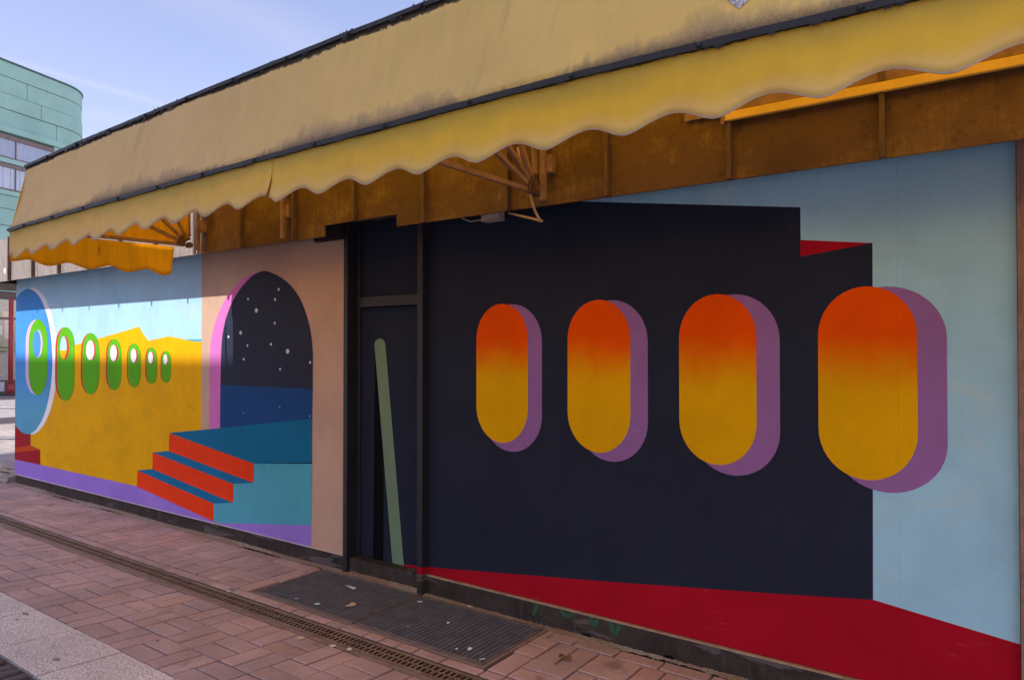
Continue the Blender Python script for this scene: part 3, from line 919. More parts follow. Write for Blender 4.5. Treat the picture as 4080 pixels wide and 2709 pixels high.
# disc with its white rim, cut by the wall's end
def blob(pts, n=64):
    return pts
rim = [(-9.72 + 0.755 * math.cos(t) , 1.517 + 0.881 * math.sin(t)) for t in [math.pi / 2 - math.pi * i / 40 for i in range(41)]]
lp('painted_rim', rim, 'paint_white', 2)
dsc = [(-9.80 + 0.705 * math.cos(t), 1.511 + 0.874 * math.sin(t)) for t in [2 * math.pi * i / 72 for i in range(72)]]
dsc = clip_x(dsc, -10.129, True)
lp('painted_disc', dsc, 'paint_disc', 3)
lp('painted_step', [(-10.13, 0.735), (-10.02, 0.683), (-9.93, 0.655), (-9.80, 0.637), (-9.671, 0.650), (-9.671, 0.512), (-10.13, 0.440)], 'paint_stair_red', 2)
lp('painted_step', [(-10.13, 0.440), (-9.671, 0.512), (-9.402, 0.478), (-10.13, 0.388)], 'paint_stair_orange', 2)
lp('painted_step', [(-10.13, 0.388), (-9.402, 0.478), (-9.399, 0.304), (-10.13, 0.302)], 'paint_stair_red', 3)
GP = [(-9.747, -9.221, 2.011, 1.115, -9.833, -9.625, -9.405, -9.357, 1.886, 1.556),
      (-8.966, -8.54, 1.907, 1.081, -9.02, -8.893, -8.725, -8.668, 1.809, 1.541),
      (-8.343, -7.965, 1.832, 1.173, -8.385, -8.259, -8.074, -8.039, 1.756, 1.536),
      (-7.777, -7.495, 1.764, 1.237, -7.815, -7.722, -7.584, -7.544, 1.704, 1.53),
      (-7.351, -7.108, 1.717, 1.279, -7.376, -7.296, -7.188, -7.157, 1.664, 1.521),
      (-6.99, -6.803, 1.676, 1.323, -7.017, -6.958, -6.869, -6.846, 1.634, 1.516),
      (-6.709, -6.549, 1.643, 1.339, -6.732, -6.678, -6.606, -6.587, 1.608, 1.509)]
for i, (l, r, t, bt, el, hl, hr, her, ht, hb) in enumerate(GP):
    w = (r - l) / 2
    edge = 'paint_lilac' if i == 0 else 'paint_rim_red'
    lp('painted_pill_edge', stadium(el, r - (l - el) * 0.6, bt + 0.004, t - 0.002, w * 1.05, w * 1.05), edge, 4)
    lp('painted_pill', stadium(l, r, bt, t, w * 1.05, w * 1.1), 'paint_green', 5)
    lp('painted_hole_edge', ellipse((hl + her) / 2, (ht + hb) / 2, (her - hl) / 2, (ht - hb) / 2), edge, 6)
    hole = ellipse((hl + hr) / 2, (ht + hb) / 2, (hr - hl) / 2, (ht - hb) / 2 * 0.97)
    lp('painted_hole', hole, 'paint_disc' if i == 0 else ('paint_sky_blue' if i == 1 else 'paint_white'), 7)
    if i == 1:
        zz = 1.66
        low = [p for p in hole if p[1] < zz]
        low.sort(key=lambda p: math.atan2(p[1] - 1.60, p[0] + 8.81))
        lp('painted_hole_hill', low, 'paint_yellow', 8)
# arch
AO = [(-5.908, 0.945), (-5.905, 1.604), (-5.884, 1.752), (-5.805, 1.936), (-5.664, 2.105), (-5.556, 2.181), (-5.435, 2.247), (-5.317, 2.284), (-5.173, 2.303)]
AI = [(-5.738, 0.962), (-5.731, 1.605), (-5.712, 1.787), (-5.647, 1.950), (-5.555, 2.082), (-5.435, 2.184), (-5.317, 2.257), (-5.24, 2.288), (-5.158, 2.303), (-5.09, 2.302), (-5.032, 2.289),
      (-4.895, 2.241), (-4.761, 2.167), (-4.656, 2.07), (-4.579, 1.952), (-4.528, 1.837), (-4.499, 1.723), (-4.490, 1.610)]
def smooth(pts, it=2):
    for _ in range(it):
        q = [pts[0]]
        for i in range(len(pts) - 1):
            a_, b_ = pts[i], pts[i + 1]
            q += [(a_[0] * .75 + b_[0] * .25, a_[1] * .75 + b_[1] * .25), (a_[0] * .25 + b_[0] * .75, a_[1] * .25 + b_[1] * .75)]
        pts = q + [pts[-1]]
    return pts
AO, AI = smooth(AO), smooth(AI)
lp('painted_arch_side', AO + [(-5.12, 2.27), (-5.3, 1.6), (-5.3, 0.99)], 'paint_arch_pink', 2)
lp('painted_night_sky', AI + [(-4.490, 1.34), (-5.735, 1.34)], 'paint_night', 3)
lp('painted_sea', [(-5.735, 0.96), (-4.494, 1.11), (-4.490, 1.348), (-5.735, 1.343)], 'paint_sea', 4)
lp('painted_landing', [(-6.566, 0.868), (-5.738, 0.965), (-4.494, 1.117), (-4.494, 0.77), (-5.24, 0.70)], 'paint_landing', 5)
lp('painted_step_side', [(-5.827, 0.299), (-5.53, 0.341), (-5.528, 0.5), (-5.244, 0.541), (-5.237, 0.702), (-4.494, 0.778), (-4.501, 0.294), (-5.692, 0.144), (-5.826, 0.140)], 'paint_teal', 5)
lp('painted_floor', [(-5.80, ZB + .001), (-4.503, ZB + .001), (-4.501, 0.294), (-5.692, 0.144)], 'paint_violet', 3)
for q in ([(-6.566, 0.864), (-5.240, 0.701), (-5.244, 0.541), (-6.571, 0.697)], [(-6.861, 0.659), (-5.532, 0.501), (-5.530, 0.339), (-6.867, 0.499)],
          [(-7.151, 0.458), (-5.827, 0.297), (-5.826, 0.140), (-7.157, 0.298)]):
    lp('painted_riser', q, 'paint_riser', 7)
for q in ([(-6.861, 0.659), (-6.571, 0.697), (-5.244, 0.541), (-5.532, 0.501)], [(-7.151, 0.458), (-6.867, 0.499), (-5.530, 0.339), (-5.827, 0.297)]):
    lp('painted_tread', q, 'paint_tread', 6)
for (x, z), r in zip([(-4.918, 2.141), (-5.333, 2.08), (-4.964, 2.06), (-5.216, 1.979), (-4.968, 1.868), (-5.437, 1.796), (-5.614, 1.764), (-5.338, 1.687), (-5.016, 1.696), (-4.8, 1.639), (-5.391, 1.571), (-4.521, 1.553), (-4.895, 1.495), (-4.898, 1.189), (-5.39, 1.116), (-4.521, 1.135)],
                     [13, 12, 13, 21, 13, 19, 13, 12, 13, 22, 13, 13, 12, 10, 10, 11]):
    lp('painted_star', ellipse(x, z, r * 0.00098, r * 0.0009, 12), 'paint_star' if z > 1.3 else 'paint_sea_star', 6)

# ---------------------------------------------------------------- door between the two walls
door = empty('door', parent=shop)
door['label'] = 'navy door and transom set back in a dark frame'
box('jamb', -4.1335, -4.090, -0.016, 0.16, 0.0, 2.60, 'door_frame_paint', door, 0.003)
box('stop', -4.0895, -4.050, 0.070, 0.16, 0.11, 2.60, 'door_frame_paint', door, 0.003)
box('post', -3.352, -3.303, -0.052, 0.16, 0.1842, 2.60, 'door_frame_paint', door, 0.003)
box('post_foot', -3.3515, -3.3035, -0.0515, 0.16, -0.02, 0.138, 'plinth_concrete', door, 0.003)
box('post_foot', -3.3525, -3.3025, -0.0525, 0.16, 0.1382, 0.184, 'paint_deep_red', door, 0.003)
box('door_leaf', -4.0495, -3.3525, 0.090, 0.15, 0.112, 1.96, 'paint_navy', door)
box('transom_panel', -4.0495, -3.3525, 0.095, 0.15, 2.05, 2.60, 'paint_navy', door)
box('transom_bar', -4.0495, -3.3525, 0.050, 0.15, 1.965, 2.045, 'door_frame_paint', door, 0.004)
box('door_sill', -4.0895, -3.3525, 0.010, 0.16, -0.02, 0.110, 'plinth_concrete', door, 0.004)
DS = [(-4.05, -3.3525)]
def dp(name, poly, mat, layer): return flat_paint(name, poly, mat, 0.090 - 0.0006 * (layer + 1), door, DS)
dp('painted_shadow_stripe', [(-3.905, 1.66), (-3.921, 0.113), (-3.812, 0.113), (-3.814, 0.839)], 'paint_black', 0)
pole = [(-3.911, 1.688)] + [(-3.8545 + 0.0565 * math.cos(t), 1.688 + 0.045 * math.sin(t)) for t in [math.pi - math.pi * i / 12 for i in range(13)]] + [(-3.606, 0.113), (-3.720, 0.113)]
dp('painted_pole', pole, 'paint_sage', 1)
dp('painted_floor', [(-3.69, 0.113), (-3.3525, 0.113), (-3.3525, 0.152)], 'paint_deep_red', 0)

# ---------------------------------------------------------------- right mural wall
RY = 0.010
rw = box('mural_wall', -3.302, -0.020, 0.030, 0.199, -0.03, 2.608, 'wall_render', shop)
rw['label'] = 'navy and light blue painted wall with four orange pills'
RB = [-3.302, -2.841, -2.372, -1.9, -1.421, -0.944, -0.463, -0.022]
RS = [(RB[i] + 0.00018, RB[i + 1] - 0.00018) for i in range(len(RB) - 1)]
for a_, b_ in RS: box('wall_board', a_, b_, RY, 0.029, ZB + 0.004, 2.606, 'paint_navy', rw)
def rp(name, poly, mat, layer): return flat_paint(name, poly, mat, RY - 0.0006 * (layer + 1), rw, RS)
bar('corner_bead', (-3.262, RY - 0.003, 0.30), (-3.262, RY - 0.003, 2.60), 0.008, 0.008, 'door_frame_paint', rw)
rp('painted_sky', [(-2.70, 2.605), (-0.022, 2.605), (-0.022, 0.40), (-0.571, 0.50), (-0.563, 2.141), (-0.878, 2.183), (-0.879, 2.342)], 'paint_pale_blue', 0)
rp('painted_red_roof', [(-0.879, 2.183), (-0.563, 2.141), (-0.879, 2.102)], 'paint_deep_red', 1)
rp('painted_floor', [(-3.302, ZB + .006), (-0.022, ZB + .006), (-0.022, 0.437), (-0.470, 0.496), (-0.568, 0.509), (-0.944, 0.459), (-1.431, 0.399), (-1.901, 0.340), (-2.30, 0.294), (-3.206, 0.189), (-3.302, 0.178)], 'paint_deep_red', 1)
OPL = [(-2.884, -2.481, 1.941, 1.065, -2.835, -2.378, 1.936, 1.016), (-2.196, -1.788, 1.938, 1.061, -2.133, -1.683, 1.933, 1.017),
       (-1.501, -1.092, 1.939, 1.056, -1.441, -0.979, 1.935, 1.010), (-0.801, -0.386, 1.943, 1.052, -0.748, -0.273, 1.938, 1.004)]
for (l, r, t, bt, l2, r2, t2, b2) in OPL:
    rp('painted_pill_edge', stadium(l2, r2, b2, t2, 0.235, 0.235), 'paint_mauve', 2)
    rp('painted_pill', stadium(l, r, bt, t, 0.225, 0.225), 'paint_pill', 3)

# ---------------------------------------------------------------- plinth
pl = box('plinth', -10.115, -4.1335, 0.006, 0.012, -0.03, ZB - 0.009, 'plinth_concrete', shop)
pr = box('plinth', -3.3025, 0.05, -0.012, 0.0295, -0.03, ZB - 0.004, 'plinth_concrete', shop, 0.003)
box('plinth_ledge', -3.3020, 0.05, -0.0125, 0.0095, ZB - 0.0038, ZB + 0.003, 'sandy_ledge', pr)
# green spray-paint letter ends left on the plinth
def spray(pts, wd, name='graffiti_mark'):
    v, f = [], []
    for i, (x, z) in enumerate(pts):
        a_, b_ = pts[max(i - 1, 0)], pts[min(i + 1, len(pts) - 1)]
        dx, dz = b_[0] - a_[0], b_[1] - a_[1]; L = math.hypot(dx, dz); nx, nzz = -dz / L * wd / 2, dx / L * wd / 2
        v += [(x + nx, -0.0132, min(z + nzz, 0.123)), (x - nx, -0.0132, min(z - nzz, 0.123))]
    f = [(2 * i, 2 * i + 1, 2 * i + 3, 2 * i + 2) for i in range(len(pts) - 1)]
    link(name, mesh_of(name, v, f), 'graffiti_green', pr)
spray([(-2.395, 0.121), (-2.412, 0.085), (-2.428, 0.050)], 0.022)
spray([(-2.23, 0.122), (-2.215, 0.102), (-2.195, 0.096), (-2.17, 0.102), (-2.155, 0.122)], 0.026)
spray([(-2.03, 0.122), (-2.027, 0.098), (-2.01, 0.082), (-1.995, 0.098), (-1.99, 0.122)], 0.024)
spray([(-1.90, 0.122), (-1.893, 0.085), (-1.878, 0.055), (-1.862, 0.085), (-1.845, 0.120)], 0.023)
# broken-out holes at the foot of the plinth
for hx, hw in ((-2.06, 0.035), (-1.555, 0.030)):
    n = 12
    v = [(hx + hw * math.cos(2 * math.pi * i / n) * random.uniform(.75, 1.1), -0.0135, 0.012 + 0.012 * math.sin(2 * math.pi * i / n) * random.uniform(.6, 1.1)) for i in range(n)]
    link('broken_hole', mesh_of('broken_hole', v, [tuple(range(n))]), 'paint_black', pr)
# pinkish boarding that begins at the right edge of the picture
box('side_boarding', -0.0195, 4.0, -0.020, 0.199, -0.03, 2.606, 'bare_timber', shop, 0.003)
box('boarding_trim', -0.0195, -0.006, -0.026, -0.0202, 0.0, 2.606, 'rust_metal', shop)

# ================================================================== AWNING
aw = empty('awning', (-5.7, -0.34, 2.52), label='long faded yellow awning with black bars and scalloped valance', cat='awning')
AOF = Vector((5.7, 0.34, -2.52))
def A(name, me, mat, parent=None, **k):
    o = link(name, me, mat, parent or aw, **k)
    if parent is None: o.location = AOF
    return o
XE, XZ = -5.70, 3.6
def lerp(tab, x):
    if x <= tab[0][0]: return tab[0][1]
    for (a_, za), (b_, zb) in zip(tab, tab[1:]):
        if x <= b_: return za + (zb - za) * (x - a_) / (b_ - a_)
    return tab[-1][1]
Z1 = [(-5.70, 2.478), (-5.43, 2.484), (-5.0, 2.491), (-4.58, 2.500), (-4.15, 2.506), (-3.75, 2.513), (-3.3, 2.519), (-2.7, 2.525), (-2.0, 2.529), (-1.47, 2.535), (-1.1, 2.533), (-0.7, 2.526), (-0.2, 2.514), (1, 2.51), (3.6, 2.50)]
Z2 = [(-5.70, 2.932), (-4.85, 2.963), (-4.1, 2.978), (-3.4, 2.993), (-2.8, 3.001), (-2.4, 3.006), (-1.8, 3.009), (0, 3.0), (3.6, 2.98)]
def z1(x): return lerp(Z1, x)
def z2(x): return lerp(Z2, x)
O1, O2 = 1.634, 1.537
def grid_mesh(name, fn, nu, nv, mats, thick=0.004, uvf=None, two=True):
    """cloth sheet: outer skin in slot 0, inner skin in slot 1, closed by a rim"""
    v, f, mi = [], [], []
    P = [[Vector(fn(i / nu, j / nv)) for j in range(nv + 1)] for i in range(nu + 1)]
    N = []
    for i in range(nu + 1):
        row = []
        for j in range(nv + 1):
            du = P[min(i + 1, nu)][j] - P[max(i - 1, 0)][j]; dv = P[i][min(j + 1, nv)] - P[i][max(j - 1, 0)]
            row.append(du.cross(dv).normalized())
        N.append(row)
    idx = lambda s, i, j: s * (nu + 1) * (nv + 1) + i * (nv + 1) + j
    for s in (0, 1):
        for i in range(nu + 1):
            for j in range(nv + 1): v.append(P[i][j] - N[i][j] * (thick * s))
    for i in range(nu):
        for j in range(nv):
            f.append((idx(0, i, j), idx(0, i + 1, j), idx(0, i + 1, j + 1), idx(0, i, j + 1))); mi.append(0)
            f.append((idx(1, i, j), idx(1, i, j + 1), idx(1, i + 1, j + 1), idx(1, i + 1, j))); mi.append(1)
    for i in range(nu):
        f.append((idx(1, i, 0), idx(1, i + 1, 0), idx(0, i + 1, 0), idx(0, i, 0))); mi.append(0)
        f.append((idx(0, i, nv), idx(0, i + 1, nv), idx(1, i + 1, nv), idx(1, i, nv))); mi.append(0)
    for j in range(nv):
        f.append((idx(0, 0, j), idx(0, 0, j + 1), idx(1, 0, j + 1), idx(1, 0, j))); mi.append(0)
        f.append((idx(1, nu, j), idx(1, nu, j + 1), idx(0, nu, j + 1), idx(0, nu, j))); mi.append(0)
    me = mesh_of(name, v, f)
    for m in mats: me.materials.append(MATS[m])
    me.polygons.foreach_set('material_index', mi)
    uvl = me.uv_layers.new(name='UVMap')
    for p in me.polygons:
        p.use_smooth = len(p.vertices) == 4
        for li in p.loop_indices:
            k = me.loops[li].vertex_index % ((nu + 1) * (nv + 1)); i, j = divmod(k, nv + 1)
            uvl.data[li].uv = uvf(i / nu, j / nv) if uvf else (P[i][j].x, j / nv)
    return me
W = XZ - XE
def sag(x, t): return 0.010 * math.sin(math.pi * t) + 0.004 * math.sin(x * 2.3 + 1) * math.sin(math.pi * t)
def facet_fn(u, t):
    x = XE + u * W
    return (x, -(O1 + (O2 - O1) * t) + sag(x, t), z1(x) + (z2(x) - z1(x)) * t)
A('front_slope', grid_mesh('front_slope', facet_fn, 110, 10, ('cloth_facet', 'cloth_inside')), None)
OB, ZTOP = 0.315, 3.06
def top_fn(u, t):
    x = XE + u * W + 0.15 * t * (1 - u)
    o = O2 + (OB - O2) * t
    return (x, -o, z2(x) + (ZTOP - z2(x)) * t - 0.03 * math.sin(math.pi * t))
A('top_cloth', grid_mesh('top_cloth', top_fn, 60, 10, ('cloth_top', 'cloth_top_inside')), None)
# valance: scallops of 0.284 m, hung from the front bar; torn apart near x = -2.76
PER = 0.2842; PH = -5.675
def hem(x):
    c = 0.5 + 0.5 * math.cos(2 * math.pi * (x - PH) / PER)     # 1 at a crest
    c = c ** 0.85
    base = lerp([(-5.7, 2.262), (-5.3, 2.270), (-4.8, 2.281), (-4.2, 2.289), (-3.6, 2.297), (-2.9, 2.306), (-1.4, 2.3065), (-0.2, 2.300), (3.6, 2.295)], x)
    z = base + 0.046 * c
    if -2.80 < x <= -2.757: z = z + (2.396 - z) * ((x + 2.80) / 0.043) ** 1.3
    if -2.757 < x < -2.70: z = 2.335 + (z - 2.335) * ((x + 2.757) / 0.057)
    return z
def val_fn_factory(xa, xb):
    def fn(u, t):
        x = xa + u * (xb - xa)
        h = hem(x); zt = z1(x) - 0.002
        flare = 0.014 * (1 - t) ** 3 * (1 + 0.8 * math.cos(2 * math.pi * (x - PH) / PER + math.pi))
        y = -(O1 + 0.001) - flare + 0.004 * math.sin(x * 5.1) * (1 - t)
        return (x, y, h + (zt - h) * t)
    return fn
def val_uv(xa, xb): return lambda u, t: (xa + u * (xb - xa), t)
for xa, xb in ((XE, -2.7575), (-2.7565, XZ)):
    nu = int((xb - xa) / 0.0142)
    A('front_valance', grid_mesh('front_valance', val_fn_factory(xa, xb), nu, 8, ('cloth_valance', 'cloth_inside'), 0.003, val_uv(xa, xb)), None)
# black bars with bolts and rotten cloth flakes
def poly_bar(name, fn, n, w, h, dy):
    v, f = [], []
    for i in range(n + 1):
        x = XE - 0.012 + i * (W + 0.012) / n; y, z = fn(x)
        jz = random.uniform(-0.001, 0.001)
        for a_, b_ in ((-1, -1), (1, -1), (1, 1), (-1, 1)): v.append((x, y + a_ * w / 2, z + b_ * h / 2 + jz))
    for i in range(n):
        for k in range(4): f.append((i * 4 + k, i * 4 + (k + 1) % 4, i * 4 + 4 + (k + 1) % 4, i * 4 + 4 + k))
    f += [(3, 2, 1, 0), (n * 4, n * 4 + 1, n * 4 + 2, n * 4 + 3)]
    return A(name, mesh_of(name, v, f), 'black_bar')
fb = poly_bar('front_bar', lambda x: (-O1 - 0.004, z1(x)), 120, 0.016, 0.021, 0)
tb = poly_bar('top_bar', lambda x: (-O2 - 0.001, z2(x) + 0.006), 120, 0.016, 0.019, 0)
v, f = tubev([(0, 0.002, 0), (0, -0.006, 0), (0, -0.009, 0)], [0.0085, 0.0085, 0.004], 8)
bolt = mesh_of('bolt', v, f, True); bolt.materials.append(MATS['black_bar'])
x = -5.43
while x < XZ:
    link('bolt', bolt, None, fb, loc=(x, -O1 - 0.012, z1(x)))
    link('bolt', bolt, None, tb, loc=(x + 0.1, -O2 - 0.009, z2(x) + 0.006))
    x += 0.425
def flakes(parent, fn, n, s0, s1, name):
    a = Acc()
    for i in range(n):
        x = random.uniform(XE + 0.05, 2.5)
        y, z = fn(x); s = random.uniform(s0, s1) * (1 if random.random() < 0.85 else 2.0)
        k = random.randint(4, 6)
        pts = []
        for j in range(k):
            t = math.pi + math.pi * j / (k - 1)
            pts.append((x + s * 1.3 * math.cos(t) * random.uniform(.6, 1.1), y - random.uniform(0.001, 0.006), z + s * math.sin(t) * random.uniform(.4, 1.0)))
        o = len(a.v); a.v += pts; a.f.append(tuple(range(o, o + k)))
    m = a.mesh(name)
    return link(name, m, 'black_bar', parent, kind='stuff')
flakes(tb, lambda x: (-O2 - 0.004, z2(x) - 0.006), 190, 0.005, 0.014, 'torn_edge')
flakes(fb, lambda x: (-O1 - 0.009, z1(x) - 0.012), 170, 0.003, 0.008, 'torn_edge')
# torn scraps sticking up on the top bar
a = Acc()
for x in (-5.58, -5.35, -4.62, -3.72, -3.16, -2.9, -2.41, -2.37, -2.33, -1.98, -1.92, -3.95):
    for _ in range(3):
        xx = x + random.uniform(-0.03, 0.03); s = random.uniform(0.006, 0.016)
        o = len(a.v); zt = z2(xx) + 0.017
        a.v += [(xx - s, -O2, zt - 0.002), (xx + s, -O2, zt - 0.002), (xx + s * .6, -O2 - 0.006, zt + s * .6), (xx - s * .5, -O2 + 0.004, zt + s * .5)]
        a.f += [(o, o + 1, o + 2, o + 3)]
link('torn_scraps', a.mesh('torn_scraps'), 'black_bar', tb, kind='stuff')
# left end: fan of orange cloth and scalloped side valance
PV = (0.34, 2.52)
sf = [(O1 - 0.006, z1(XE)), (O2 - 0.004, z2(XE)), (1.15, 3.01), (0.75, 3.03), (0.42, 3.045), (0.40, 2.56)]
sv, sfc = [], []
for s in (0, 0.004):
    sv += [(XE + 0.115 + s, -0.45, 2.50)] + [(XE - 0.004 + s + 0.14 * (O1 - o) / (O1 - 0.315), -o, z) for o, z in sf]
n = len(sf) + 1
for i in range(1, n - 1):
    sfc.append((0, i, i + 1)); sfc.append((n, n + i + 1, n + i))
me = mesh_of('side_cloth', sv, sfc)
me.materials.append(MATS['cloth_side']); me.materials.append(MATS['cloth_side'])
me.polygons.foreach_set('material_index', [0, 1] * (n - 2))
A('side_cloth', me, None)
SV = [(1.632, 2.262), (1.575, 2.270), (1.514, 2.291), (1.455, 2.268), (1.392, 2.249), (1.32, 2.268), (1.254, 2.295), (1.18, 2.270), (1.110, 2.251), (1.03, 2.276), (0.960, 2.302),
      (0.89, 2.270), (0.827, 2.252), (0.75, 2.276), (0.676, 2.304), (0.61, 2.275), (0.560, 2.257), (0.525, 2.257), (0.495, 2.270)]
SV = smooth(SV, 2)
sv_tab = sorted(SV)
def sv_fn(u, t):
    o = O1 - 0.004 + (0.478 - O1) * u
    zt = z1(XE) + (2.502 - z1(XE)) * u
    h = lerp(sv_tab, o)
    if t > 0 and u > 0.96: o -= 0.02 * t * (u - 0.96) / 0.04
    return (XE - 0.002 + 0.006 * (1 - t) ** 2 * math.sin(o * 9), -o, h + (zt - h) * t)
A('side_valance', grid_mesh('side_valance', sv_fn, 90, 6, ('cloth_side', 'cloth_side'), 0.003), None)
# folding arms and wall brackets
def arm_set(X, outs, PV=(0.34, 2.52)):
    g = empty('arm_bracket', parent=aw, loc=AOF)
    for ang, (o, z) in zip(range(9), outs):
        d = Vector((o - PV[0], z - PV[1])); d.normalize()
        p0 = (X, -(PV[0] + d.x * 0.07), PV[1] + d.y * 0.07); p1 = (X, -o, z)
        bar('arm', p0, p1, 0.026, 0.020, 'rust_metal', g, up=(1, 0, 0))
        bar('hoop_cap', p0, tuple(Vector(p0) + (Vector(p1) - Vector(p0)).normalized() * 0.03), 0.030, 0.026, 'hinge_rust', g, up=(1, 0, 0))
    a = Acc()
    for k in range(5):
        t = math.radians(-6 + k * 23)
        a.add(tubev([(X - 0.018, -(PV[0] + 0.05 * math.cos(t)), PV[1] + 0.05 * math.sin(t)), (X + 0.018, -(PV[0] + 0.05 * math.cos(t)), PV[1] + 0.05 * math.sin(t))], 0.013, 8))
    a.add(tubev([(X - 0.022, -PV[0] + 0.005, PV[1]), (X + 0.022, -PV[0] + 0.005, PV[1])], 0.024, 10))
    link('hinge', a.mesh('hinge'), 'hinge_rust', g)
    return g
ends = [(O1 - 0.012, z1(XE) + 0.004), (O2 - 0.03, 2.90), (1.02, 3.03), (0.68, 3.04), (0.40, 3.045)]
def bracket(X, zb=2.470, zt=3.0):
    g = empty('wall_bracket', parent=aw, loc=AOF)
    a = Acc(); a.box(X + 0.028, X + 0.055, -0.350, -0.322, zb, zt)
    a.box(X + 0.020, X + 0.026, -0.322, -0.300, zb, zt)
    link('bracket_post', a.mesh('bracket_post'), 'rust_metal', g)
    box('mount_block', X + 0.0555, X + 0.092, -0.330, -0.281, 2.62, 2.72, 'rust_metal', g, 0.004)
    return g
arm_set(-5.59, ends, (0.395, 2.512)); bracket(-5.60)
bracket(-4.47)
ends3 = [(O1 - 0.012, z1(-2.2) - 0.01), (O2 - 0.03, 2.96), (1.02, 3.03), (0.68, 3.04), (0.40, 3.045)]
arm_set(-2.185, ends3); bracket(-2.185)
bracket(1.5); arm_set(1.5, ends3)
bar('rail', (XE, -0.315, 3.05), (XZ, -0.315, 3.05), 0.03, 0.03, 'rust_metal', aw, loc=AOF)
box('back_board', -5.54, XZ, -0.297, -0.265, 2.958, 3.072, 'rust_metal', aw, loc=AOF)
# yellow batten on the fascia under the cloth, and a board above it
bt_ = box('batten', -1.135, XZ, -0.330, -0.306, 2.722, 2.762, 'yellow_batten', aw, 0.003, loc=AOF)
box('batten_end', -1.150, -1.1355, -0.334, -0.304, 2.708, 2.768, 'rust_metal', aw, loc=AOF)
box('headboard', -1.34, XZ, -0.3050, -0.2995, 2.764, 2.95, 'rust_metal', aw, loc=AOF)
# foil sticker on the slope
def stick():
    b = NB('foil_sticker'); p = b.pos()
    n = b.noise(p, 120, 5, 0.7, 1.0)
    b.principled(b.mix(b.ramp(n, 0.42, 0.58), (0.16, 0.17, 0.19), (0.62, 0.63, 0.72)), 0.4, 0.2, 0.5); MATS['foil_sticker'] = b.m
stick()
def on_slope(x, z):
    t = (z - z1(x)) / (z2(x) - z1(x)); return (x, -(O1 + (O2 - O1) * t) + sag(x, t) - 0.003, z)
A('sticker', mesh_of('sticker', [on_slope(-0.649, 2.616), on_slope(-0.600, 2.655), on_slope(-0.640, 2.700), on_slope(-0.690, 2.660)], [(0, 1, 2, 3)]), 'foil_sticker')

# ================================================================== small things on the building
jb = empty('junction_box', (-2.59, -0.20, 2.452), label='small grey plastic junction box under the brown fascia', cat='box')
box('box_body', -0.066, 0.066, -0.04, 0.03, -0.022, 0.030, 'grey_plastic', jb, 0.006)
box('lid', -0.068, 0.068, -0.043, 0.033, -0.030, -0.0225, 'grey_plastic', jb, 0.004)
tube('loose_cable', [(-2.29, -0.37, 2.78), (-2.285, -0.36, 2.721), (-2.262, -0.35, 2.656), (-2.234, -0.35, 2.566), (-2.211, -0.35, 2.478), (-2.188, -0.35, 2.414), (-2.165, -0.345, 2.37),
                     (-2.152, -0.335, 2.357), (-2.165, -0.325, 2.360), (-2.228, -0.30, 2.383), (-2.315, -0.27, 2.409), (-2.40, -0.245, 2.436), (-2.45, -0.235, 2.452)], 0.0075, 'cable_sheath',
     label='loose brown cable hanging in a loop below the fascia', cat='cable')
tube('thin_cable', [(-2.655, -0.21, 2.442), (-2.70, -0.22, 2.436), (-2.74, -0.23, 2.432), (-2.775, -0.24, 2.446), (-2.80, -0.245, 2.458)], 0.004, 'grey_plastic',
     label='short grey cable from junction box to fascia edge', cat='cable')

# ================================================================== litter
def scrap(name, x, o, pts, mat, lab, cat='paper', h=0.006, z0=0.006):
    v = [(x + a_, -(o - b_), gz(o) + z0 + random.uniform(0, h)) for a_, b_ in pts]
    v2 = [(p[0], p[1], p[2] - 0.0012) for p in v]; n = len(v)
    f = [tuple(range(n)), tuple(reversed(range(n, 2 * n)))] + [((i + 1) % n, i, i + n, (i + 1) % n + n) for i in range(n)]
    return link(name, mesh_of(name, v + v2, f), mat, label=lab, cat=cat)
def ragged(r, k=8, sx=1.0):
    return [(r * sx * math.cos(2 * math.pi * i / k) * random.uniform(.65, 1.1), r * math.sin(2 * math.pi * i / k) * random.uniform(.65, 1.1)) for i in range(k)]
scrap('paper_scrap', -3.545, 0.46, [(-.030, .035), (.010, .038), (.034, .005), (.012, -.04), (-.010, -.038), (-.012, -.005)], 'paper_beige', 'torn beige paper scrap, the largest scrap on the left grating')
scrap('paper_scrap', -3.80, 0.235, [(-.045, -.012), (-.02, .004), (.045, .014), (.035, -.004), (-.015, -.016)], 'paper', 'long crumpled white paper scrap at the back of the left grating', h=0.016)
scrap('paper_scrap', -3.735, 0.575, ragged(0.020, 9, 1.3), 'paper_blue', 'pale blue paper shred near the front edge of the left grating')
scrap('paper_scrap', -3.925, 0.59, ragged(0.013, 8, 1.3), 'paper_blue', 'small pale blue paper shred left on the left grating')
scrap('paper_scrap', -3.22, 0.155, ragged(0.018, 7, 1.4), 'paper', 'white paper bit where the two gratings meet')
scrap('paper_scrap', -2.83, 0.33, ragged(0.012, 7), 'paper', 'white crumb of paper in the middle of the right grating', h=0.012)
scrap('paper_scrap', -2.49, 0.545, ragged(0.015, 7, 1.2), 'paper', 'white paper bit near the front right corner of the right grating', h=0.01)
scrap('paper_scrap', -2.55, 0.585, ragged(0.009, 6, 1.2), 'paper', 'tiny white paper bit, frontmost on the right grating', h=0.01)
scrap('paper_scrap', -2.98, 0.52, ragged(0.010, 6, 0.6), 'paper', 'narrow white paper bit at the front left of the right grating', h=0.02)
scrap('paper_scrap', -2.895, 0.05, ragged(0.012, 6, 1.5), 'paper', 'white curl of paper on the sand behind the right grating', h=0.012, z0=0.010)
scrap('paper_scrap', -3.375, 0.985, ragged(0.026, 9, 1.3), 'paper_beige', 'flat beige scrap on the bricks just before the drain', h=0.003, z0=0.004)
